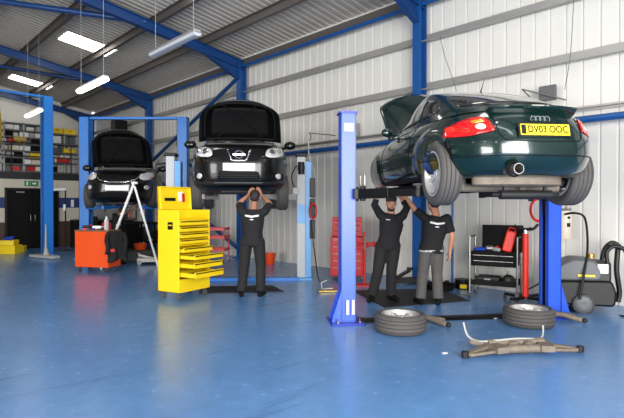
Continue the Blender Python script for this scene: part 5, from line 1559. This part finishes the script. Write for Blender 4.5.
for k, (u, z, m_, lab) in enumerate(((2.3, .78, 'yellow', 'yellow case on the middle shelf right of the tall blue post'), (2.5, .42, 'red', 'red case on the lower shelf of the right-hand racking'), (3.9, 1.08, 'brass', 'ochre box on the upper shelf of the left-hand racking'))):
    t_ = thing('parts_case', lab, 'case', B(9.86, u, MZ + .24), WALL_YAW)
    t_.location.z = MZ + .24 + z
    b = MB(); b.box((.02, 0, .08), (.16, .4, .15)); b.build('case_body', M[m_], t_, bevel=.01); b = MB(); b.box((-.065, 0, .1), (.01, .1, .03)); b.build('latch', M['steel'], t_)
# things stored on the mezzanine behind the saloon
t_ = thing('tv_box', 'black box standing on the mezzanine above the saloon', 'box', B(9.95, .42, MZ + .24), WALL_YAW)
b = MB(); b.box((0, 0, .8), (.5, .55, 1.6)); b.build('box_lower', M['blackm'], t_, bevel=.02); b = MB(); b.box((0, 0, 1.9), (.45, .5, .6)); b.build('box_upper', M['black'], t_, bevel=.02)
for k, (u, h, m_, lab) in enumerate(((.95, 1.5, 'wood', 'brown rolled board leaning on the mezzanine beside the tall black box'), (1.15, 1.25, 'red', 'red roll standing on the mezzanine beside the brown board'))):
    o = MB().cyl((0, 0, 0), (0, 0, h), .07, 14).build('roll', M[m_]); o.location = B(9.85 + .1 * k, u, MZ + .24); tag(o, lab, 'roll')

# floodlight and hanging cords on the right wall
t_ = house(thing('floodlight', 'grey floodlight on a bracket high on the right wall above the coupe', 'floodlight'))
fb = px(555, 300)
# wall position for x=555 at z about 3.4
tt_ = -6.35
b = MB(); b.box((tt_, .14, 3.28), (.26, .07, .24)); b.build('lamp_housing', M['grey'], t_, bevel=.01)
b = MB(); b.tube([(tt_ + .35, .0, 3.3), (tt_ + .35, .28, 3.38), (tt_ - .3, .2, 3.12)], .012, 6); b.build('bracket', M['steel'], t_)
def cord(name, pts, m, label, r=.006):
    o = MB().tube(cat_rom(pts, 6), r, 6).build(name, m); tag(o, label, 'cord'); return o
cord('cord', [B(-6.75, .1, 5.2), B(-6.72, .12, 4.5), B(-6.68, .12, 3.8), B(-6.6, .12, 3.3)], M['grey'], 'thin cord hanging down the right wall to the floodlight')
cord('cord', [B(-4.35, .1, 4.7), B(-4.45, .1, 4.3), B(-4.6, .1, 3.9), B(-4.7, .1, 3.6)], M['grey'], 'thin cord slanting down the wall right of the blue column')
t_ = MB().box(B(-2.15, -.04, 3.05), (.02, .02, .02)).build('wall_box', M['lightgrey'])
bpy.data.objects.remove(t_)
t_ = thing('junction_box', 'pale grey box on the wall just right of the deep blue left post', 'box', B(-2.05, .02, 3.05), WALL_YAW)
b = MB(); b.box((0, .0, .12), (.3, .08, .3)); b.build('box_body', M['lightgrey'], t_, bevel=.01); b = MB(); b.box((0, .045, .12), (.24, .012, .24)); b.build('box_cover', M['lightgrey'], t_, bevel=.004)

# dark workbench and engine stand along the right wall behind the saloon
t_ = thing('workbench', 'dark cluttered workbench against the wall behind the black saloon', 'workbench', B(7.0, .62, 0), WALL_YAW)
b = MB(); b.box((0, 0, .88), (2.2, .6, .05)); b.build('bench_top', M['blackm'], t_, bevel=.005)
for x in (-1.05, 1.05):
    for y in (-.25, .25):
        b = MB(); b.box((x, y, .43), (.06, .06, .86)); b.build('leg', M['blackm'], t_, smooth=0)
b = MB(); b.box((0, 0, .25), (2.1, .55, .03)); b.build('lower_shelf', M['blackm'], t_, smooth=0)
labs = ['dark gearbox under the bench behind the saloon, nearer end', 'dark drum on the lower shelf of the bench behind the saloon', 'dark cabinet standing in front of the workbench by the far lift']
for k, (tt2, u2, z2) in enumerate(((6.35, .62, .265), (7.2, .62, .265), (7.0, 1.35, 0))):
    t_ = thing(('gearbox', 'oil_drum', 'cabinet')[k], labs[k], ('car part', 'drum', 'cabinet')[k], B(tt2, u2, z2), WALL_YAW)
    if k == 0:
        b = MB(); b.tube([(-.3, 0, .2), (0, 0, .22), (.2, 0, .2), (.35, 0, .2)], [.19, .17, .1, .07], 18); b.build('casing', M['darkmet'], t_)
        b = MB(); b.box((0, 0, .04), (.3, .2, .06)); b.build('cradle', M['blackm'], t_)
    elif k == 1:
        b = MB(); b.lathe([(0, 0), (.2, 0), (.21, .02), (.2, .15), (.21, .17), (.2, .32), (.2, .45), (0, .45)], (0, 0, 0), 'Z', 24); b.build('drum_body', M['anthracite'], t_)
        b = MB(); b.cyl((.1, 0, .45), (.1, 0, .49), .03, 12); b.build('bung', M['steel'], t_)
    else:
        b = MB(); b.box((0, 0, .46), (1.0, .45, .84)); b.build('cabinet_body', M['blackm'], t_, bevel=.01)
        for s in (-1, 1):
            b = MB(); b.box((s * .25, .232, .46), (.47, .014, .78)); d = b.build('door', M['black'], t_, bevel=.003)
            b = MB(); b.box((s * .06, .245, .5), (.014, .014, .12)); b.build('door_handle', M['steel'], d)

# ================================================================== people
def remesh(mb, name, m, parent, vox=.009, sm=3, smooth_angle=80):
    o = mb.build(name, m, parent, smooth=0)
    md = o.modifiers.new('r', 'REMESH'); md.mode = 'VOXEL'; md.voxel_size = vox; md.adaptivity = 0
    if sm:
        s = o.modifiers.new('s', 'SMOOTH'); s.factor = .5; s.iterations = sm
    bake(o)
    ms = m if isinstance(m, (list, tuple)) else [m]
    if not o.data.materials:
        for k in ms: o.data.materials.append(k)
    o.data.shade_smooth()
    return o

def hand(mb, wrist, dirv, palmn, side, size=1.0, curl=.5):
    """five fingers: dirv points along the hand, palmn out of the palm, side +1 or -1 is where the thumb leaves"""
    d = Vector(dirv).normalized(); n = Vector(palmn); n = (n - d * n.dot(d)).normalized(); t = d.cross(n) * side
    w = Vector(wrist)
    pc = w + d * .045 * size
    mb.cone(w, w + d * .03, .027 * size, .027 * size, 10)
    for k in (-1.5, -.5, .5, 1.5):
        mb.cone(w + d * .02 + t * k * .010, w + d * .088 * size + t * k * .019 * size, .017, .013, 8)
    for k, L in ((1.5, .068), (.5, .078), (-.5, .072), (-1.5, .056)):
        p = w + d * .088 * size + t * k * .020 * size; q = p; dd = d.copy(); r = .0095
        for j, f_ in enumerate((.45, .32, .23)):
            dd = (dd * math.cos(curl * .8) + n * math.sin(curl * .8)).normalized()
            q2 = q + dd * L * f_ * 1.05
            mb.cone(q, q2, r, r * .9, 8); q = q2; r *= .93
    p = w + d * .03 + t * .028; q = p + (d * .5 + t * .75 + n * .3).normalized() * .042; q2 = q + (d * .85 + t * .25 + n * .4).normalized() * .034
    mb.cone(p, q, .014, .012, 8); mb.cone(q, q2, .012, .0095, 8)

def mechanic(label, loc, rz, J, skin, trouser, hair='short', face=True, beard=False, logo=True, shirt_long=False, scale=1.0, logo_front=False):
    """J: joints in the person's own frame: +y is the way he faces"""
    P = thing('person', label, 'person', loc, rz)
    V = {k: Vector(v) for k, v in J.items()}
    pel, chest, neck, head = V['pelvis'], V['chest'], V['neck'], V['head']
    up = (head - neck).normalized()
    fwd = V.get('look', Vector((0, 1, 0))); fwd = (fwd - up * fwd.dot(up)).normalized(); rt = fwd.cross(up)
    # ---- bare body, one continuous surface
    b = MB()
    b.cone(neck - up * .05, head - up * .05, .060, .056)
    HM = Matrix((rt, fwd, up)).transposed().to_4x4(); HM.translation = head
    def hell(c, r):
        m2 = MB(); m2.ell((0, 0, 0), r, 18, 12); b.add([HM @ (v + Vector(c)) for v in m2.v], m2.f)
    hell((0, -.012, .035), (.076, .094, .088)); hell((0, .012, -.035), (.062, .076, .080)); hell((0, .045, -.085), (.036, .035, .028))
    hell((0, .088, -.018), (.012, .020, .020)); hell((0, .078, .010), (.009, .014, .028))
    for s in (-1, 1):
        hell((s * .078, -.008, -.012), (.010, .020, .030)); hell((s * .038, .060, -.035), (.022, .018, .020))
        hell((s * .030, .070, .028), (.026, .012, .008))
    hell((0, .080, -.058), (.024, .012, .007)); hell((0, .078, -.070), (.020, .012, .007))
    for s, S in ((-1, 'L'), (1, 'R')):
        sh, el, wr = V['sh' + S], V['el' + S], V['wr' + S]
        b.cone(sh, el, .050, .040); b.cone(el, el + (wr - el) * .35, .041, .041); b.cone(el + (wr - el) * .35, wr, .041, .026)
        hand(b, wr, V['hd' + S], V['pn' + S], V['ts' + S].x if 'ts' + S in V else s, 1.0, .45)
        b.cone(chest + Vector((s * .05, 0, .06)), sh, .06, .05)
        hp, kn, an = V['hp' + S], V['kn' + S], V['an' + S]
        b.cone(hp, kn, .078, .055); b.cone(kn, kn + (an - kn) * .4, .055, .055); b.cone(kn + (an - kn) * .4, an, .055, .038)
    b.cone(pel, chest, .11, .12); b.cone(chest, neck, .10, .06)
    body = remesh(b, 'body', M[skin], P, .0085, 2)
    # ---- shirt
    c = MB()
    mid = (pel + chest) / 2
    def torso(mb, g):
        ax_ = (V['shR'] - V['shL']).normalized()
        secs = [(pel - (chest - pel).normalized() * .09, .170 + g, .128 + g), (pel.lerp(chest, .35), .150 + g, .108 + g), (pel.lerp(chest, .7), .168 + g, .118 + g), (chest, .180 + g, .122 + g), (chest.lerp(neck, .45), .160 + g, .10 + g), (chest.lerp(neck, .8), .085 + g, .075 + g)]
        vs = []; fs = []; seg = 22
        upv = (chest - pel).normalized(); f2 = upv.cross(ax_).normalized() * -1; ax2 = f2.cross(upv) * -1
        for cc, rx, ry in secs:
            for k in range(seg):
                a = 2 * PI * k / seg
                vs.append(cc + ax2 * rx * math.copysign(abs(math.cos(a)) ** .85, math.cos(a)) + f2 * ry * math.sin(a))
        for i in range(len(secs) - 1):
            for k in range(seg):
                k2 = (k + 1) % seg; fs.append((i * seg + k, i * seg + k2, (i + 1) * seg + k2, (i + 1) * seg + k))
        fs.append(tuple(range(seg))[::-1]); fs.append(tuple((len(secs) - 1) * seg + k for k in range(seg)))
        mb.add(vs, fs)
        return f2
    f2 = torso(c, .012)
    for s, S in ((-1, 'L'), (1, 'R')):
        sh, el, wr = V['sh' + S], V['el' + S], V['wr' + S]
        c.cone(chest + (sh - chest) * .45, sh, .088, .070)
        if shirt_long:
            c.cone(sh, el, .069, .054); c.tube([el, el + (wr - el) * .75], [.054, .045], 14)
        else:
            c.tube([sh, sh + (el - sh) * .40, sh + (el - sh) * .82], [.070, .066, .064], 16)
    sh_ = remesh(c, 'shirt', M['shirt'], P, .011, 4)
    if logo:
        bv = bvh_of(sh_)
        upv = (chest - pel).normalized()
        base = chest + upv * .035
        sgn = 1 if logo_front else -1
        ax_ = (V['shR'] - V['shL']).normalized()
        vs = []; fs = []
        def lay(pts2, nm):
            bm = MB(); vv = []
            for (x, z) in pts2:
                o_ = base + ax_ * x + upv * z + Vector((0, 1, 0)) * sgn * .6
                h, nn, i, dd = bv.ray_cast(o_, Vector((0, -1, 0)) * sgn)
                if h is None: h = base + ax_ * x + upv * z + Vector((0, .14 * sgn, 0)); nn = Vector((0, sgn, 0))
                vv.append(h + nn * .006)
            n_ = len(pts2) // 2
            bm.add(vv, [(i, i + 1, 2 * n_ - 2 - i, 2 * n_ - 1 - i) for i in range(n_ - 1)])
            o_ = bm.build(nm, M['white'], sh_, smooth=60, solid=.003)
        xs = np.linspace(-.11, .11, 12)
        if logo_front: xs = np.linspace(.05, .11, 6)
        top = [(x, .02 + .018 * abs(x) / .11 if not logo_front else .03) for x in xs]; bot = [(x, -.012 + .022 * abs(x) / .11 if not logo_front else .018) for x in xs][::-1]
        lay(top + bot, 'winged_emblem' if not logo_front else 'chest_emblem')
        if not logo_front:
            lay([(-.03, -.035), (0, -.03), (.03, -.035), (.03, -.045), (0, -.05), (-.03, -.045)], 'emblem_text')
    # ---- trousers
    t = MB()
    for s, S in ((-1, 'L'), (1, 'R')):
        hp, kn, an = V['hp' + S], V['kn' + S], V['an' + S]
        t.cone(hp, hp.lerp(kn, .5), .104, .096); t.cone(hp.lerp(kn, .5), kn, .096, .084); t.cone(kn, kn.lerp(an, .5), .084, .080)
        t.tube([kn.lerp(an, .5), an + (kn - an).normalized() * .005], [.080, .080], 16)
        t.cone(pel, hp, .105, .100)
    t.etube([(pel + Vector((0, 0, -.10)), .150, .115), (pel + Vector((0, 0, .0)), .160, .118), (pel + Vector((0, 0, .06)), .152, .112)], 22)
    tr = remesh(t, 'trousers', M[trouser], P, .011, 4)
    if trouser == 'trouser_g':
        bl = MB(); bl.etube([(pel + Vector((0, 0, -.075)), .186, .144), (pel + Vector((0, 0, -.048)), .186, .144)], 24); bl.build('belt', M['lightgrey'], P)
    for s, S in ((-1, 'L'), (1, 'R')):
        an, toe = V['an' + S], V['toe' + S]
        f_ = MB(); g = an.copy(); hl = an + (an - toe).normalized() * .055; hl.z = toe.z + .005
        f_.cone(Vector((an.x, an.y, an.z + .03)), Vector((an.x, an.y, toe.z + .03)), .052, .045)
        f_.cone(Vector((hl.x, hl.y, toe.z + .008)), Vector((toe.x, toe.y, toe.z)), .040, .040)
        f_.cone(Vector((an.x, an.y, toe.z + .035)), Vector((toe.x, toe.y, toe.z + .006)), .045, .040)
        fo = remesh(f_, 'boot', M['blackm'], P, .010, 2)
    # ---- hair, eyes, beard
    h_ = MB()
    def hh(mb, c_, r):
        m2 = MB(); m2.ell((0, 0, 0), r, 18, 12); mb.add([HM @ (v + Vector(c_)) for v in m2.v], m2.f)
    hh(h_, (0, -.024, .048), (.083, .094, .088)); hh(h_, (0, -.045, .0), (.078, .070, .07))
    if hair == 'full': hh(h_, (0, -.01, .07), (.088, .095, .075))
    remesh(h_, 'hair', M['hair'], P, .009, 1)
    if face:
        for s in (-1, 1):
            e_ = MB(); hh(e_, (s * .030, .080, .008), (.012, .006, .007)); eo = e_.build('eye', M['white'], P)
            e_ = MB(); hh(e_, (s * .030, .0855, .008), (.005, .002, .005)); e_.build('pupil', M['black'], eo)
            e_ = MB(); hh(e_, (s * .030, .084, .030), (.018, .005, .004)); e_.build('eyebrow', M['hair'], P)
        e_ = MB(); hh(e_, (0, .090, -.064), (.022, .004, .005)); e_.build('lips', M['redlip'], P)
    if beard:
        q = MB(); hh(q, (0, .038, -.082), (.056, .052, .040)); hh(q, (0, .012, -.06), (.066, .055, .045)); hh(q, (0, .084, -.045), (.026, .012, .006))
        remesh(q, 'beard', M['hair'], P, .008, 1)
    return P
M['redlip'] = mat('lips', (150, 84, 72), .5)

# middle mechanic: seen from behind, both hands up under the crossover
mechanic('mechanic in black seen from behind, reaching up under the black crossover', (-.97, 8.16, 0), 0, dict(
    pelvis=(0, 0, .93), chest=(.0, .0, 1.27), neck=(.02, .02, 1.47), head=(.03, .045, 1.615), look=(0, .8, .6),
    shL=(-.185, .02, 1.40), elL=(-.25, .20, 1.53), wrL=(-.10, .22, 1.66), hdL=(.5, -.1, .8), pnL=(.1, 1, .0),
    shR=(.205, .02, 1.40), elR=(.27, .20, 1.52), wrR=(.12, .22, 1.66), hdR=(-.4, -.1, .8), pnR=(.1, 1, 0),
    hpL=(-.10, 0, .90), knL=(-.14, .02, .50), anL=(-.18, -.02, .09), toeL=(-.22, .16, .042),
    hpR=(.10, 0, .90), knR=(.13, .03, .50), anR=(.13, -.02, .09), toeR=(.17, .16, .042)), 'skindark', 'trouser_b', face=True)

# left of the right-hand pair: faces the camera, arms up to the lift arm
mechanic('bearded mechanic in black facing the camera, arms raised under the dark green coupe', (1.14, 7.80, 0), PI, dict(
    pelvis=(-.05, .02, .90), chest=(-.10, .0, 1.21), neck=(-.09, .0, 1.40), head=(-.09, .03, 1.525), look=(0, 1, .25),
    shL=(-.275, .02, 1.335), elL=(-.35, -.01, 1.47), wrL=(-.25, .0, 1.60), hdL=(.2, .0, 1), pnL=(.1, 1, 0),
    shR=(.085, .02, 1.36), elR=(.18, .10, 1.50), wrR=(.14, .12, 1.62), hdR=(-.15, 0, 1), pnR=(0, 1, 0),
    hpL=(-.14, .02, .87), knL=(-.09, .06, .48), anL=(-.10, -.04, .09), toeL=(-.18, .14, .042),
    hpR=(.05, .02, .87), knR=(.12, .08, .48), anR=(.20, .0, .09), toeR=(.27, .18, .042)), 'skin', 'trouser_b', hair='full', beard=True, logo=True, logo_front=True, shirt_long=True)

# right of the pair: back to the camera, left arm up, right arm hanging
mechanic('mechanic in black T-shirt and grey trousers seen from behind under the dark green coupe', (1.76, 7.50, 0), 0, dict(
    pelvis=(.03, 0, .88), chest=(.09, .02, 1.18), neck=(.10, .03, 1.37), head=(.08, .08, 1.50), look=(-.4, 1, .3),
    shL=(-.07, .06, 1.32), elL=(-.20, .12, 1.44), wrL=(-.33, .05, 1.60), hdL=(-.6, 0, .7), pnL=(0, 1, 0),
    shR=(.265, .0, 1.30), elR=(.335, -.04, 1.04), wrR=(.325, .05, .80), hdR=(-.05, .1, -1), pnR=(-1, 0, 0),
    hpL=(-.05, 0, .85), knL=(-.09, .05, .47), anL=(-.13, 0, .09), toeL=(-.17, .17, .042),
    hpR=(.12, 0, .85), knR=(.13, .06, .47), anR=(.13, -.02, .09), toeR=(.18, .16, .042)), 'skin', 'trouser_g', face=True)

# half hidden behind the orange cabinet
mechanic('mechanic in dark clothes half hidden behind the orange cabinet, hands up under the black saloon', (-4.92, 12.72, 0), R(-60), dict(
    pelvis=(0, -.05, .84), chest=(.0, .0, 1.12), neck=(.0, .05, 1.27), head=(.0, .10, 1.33), look=(0, .7, .7),
    shL=(-.17, .03, 1.19), elL=(-.20, .22, 1.22), wrL=(-.12, .30, 1.36), hdL=(.2, .2, .8), pnL=(0, 1, 0),
    shR=(.17, .03, 1.19), elR=(.20, .22, 1.22), wrR=(.10, .30, 1.36), hdR=(-.2, .2, .8), pnR=(0, 1, 0),
    hpL=(-.09, -.05, .80), knL=(-.12, .12, .46), anL=(-.14, -.04, .09), toeL=(-.15, .14, .042),
    hpR=(.09, -.05, .80), knR=(.12, .12, .46), anR=(.14, -.04, .09), toeR=(.15, .14, .042)), 'skindark', 'trouser_b', face=True, logo=False)
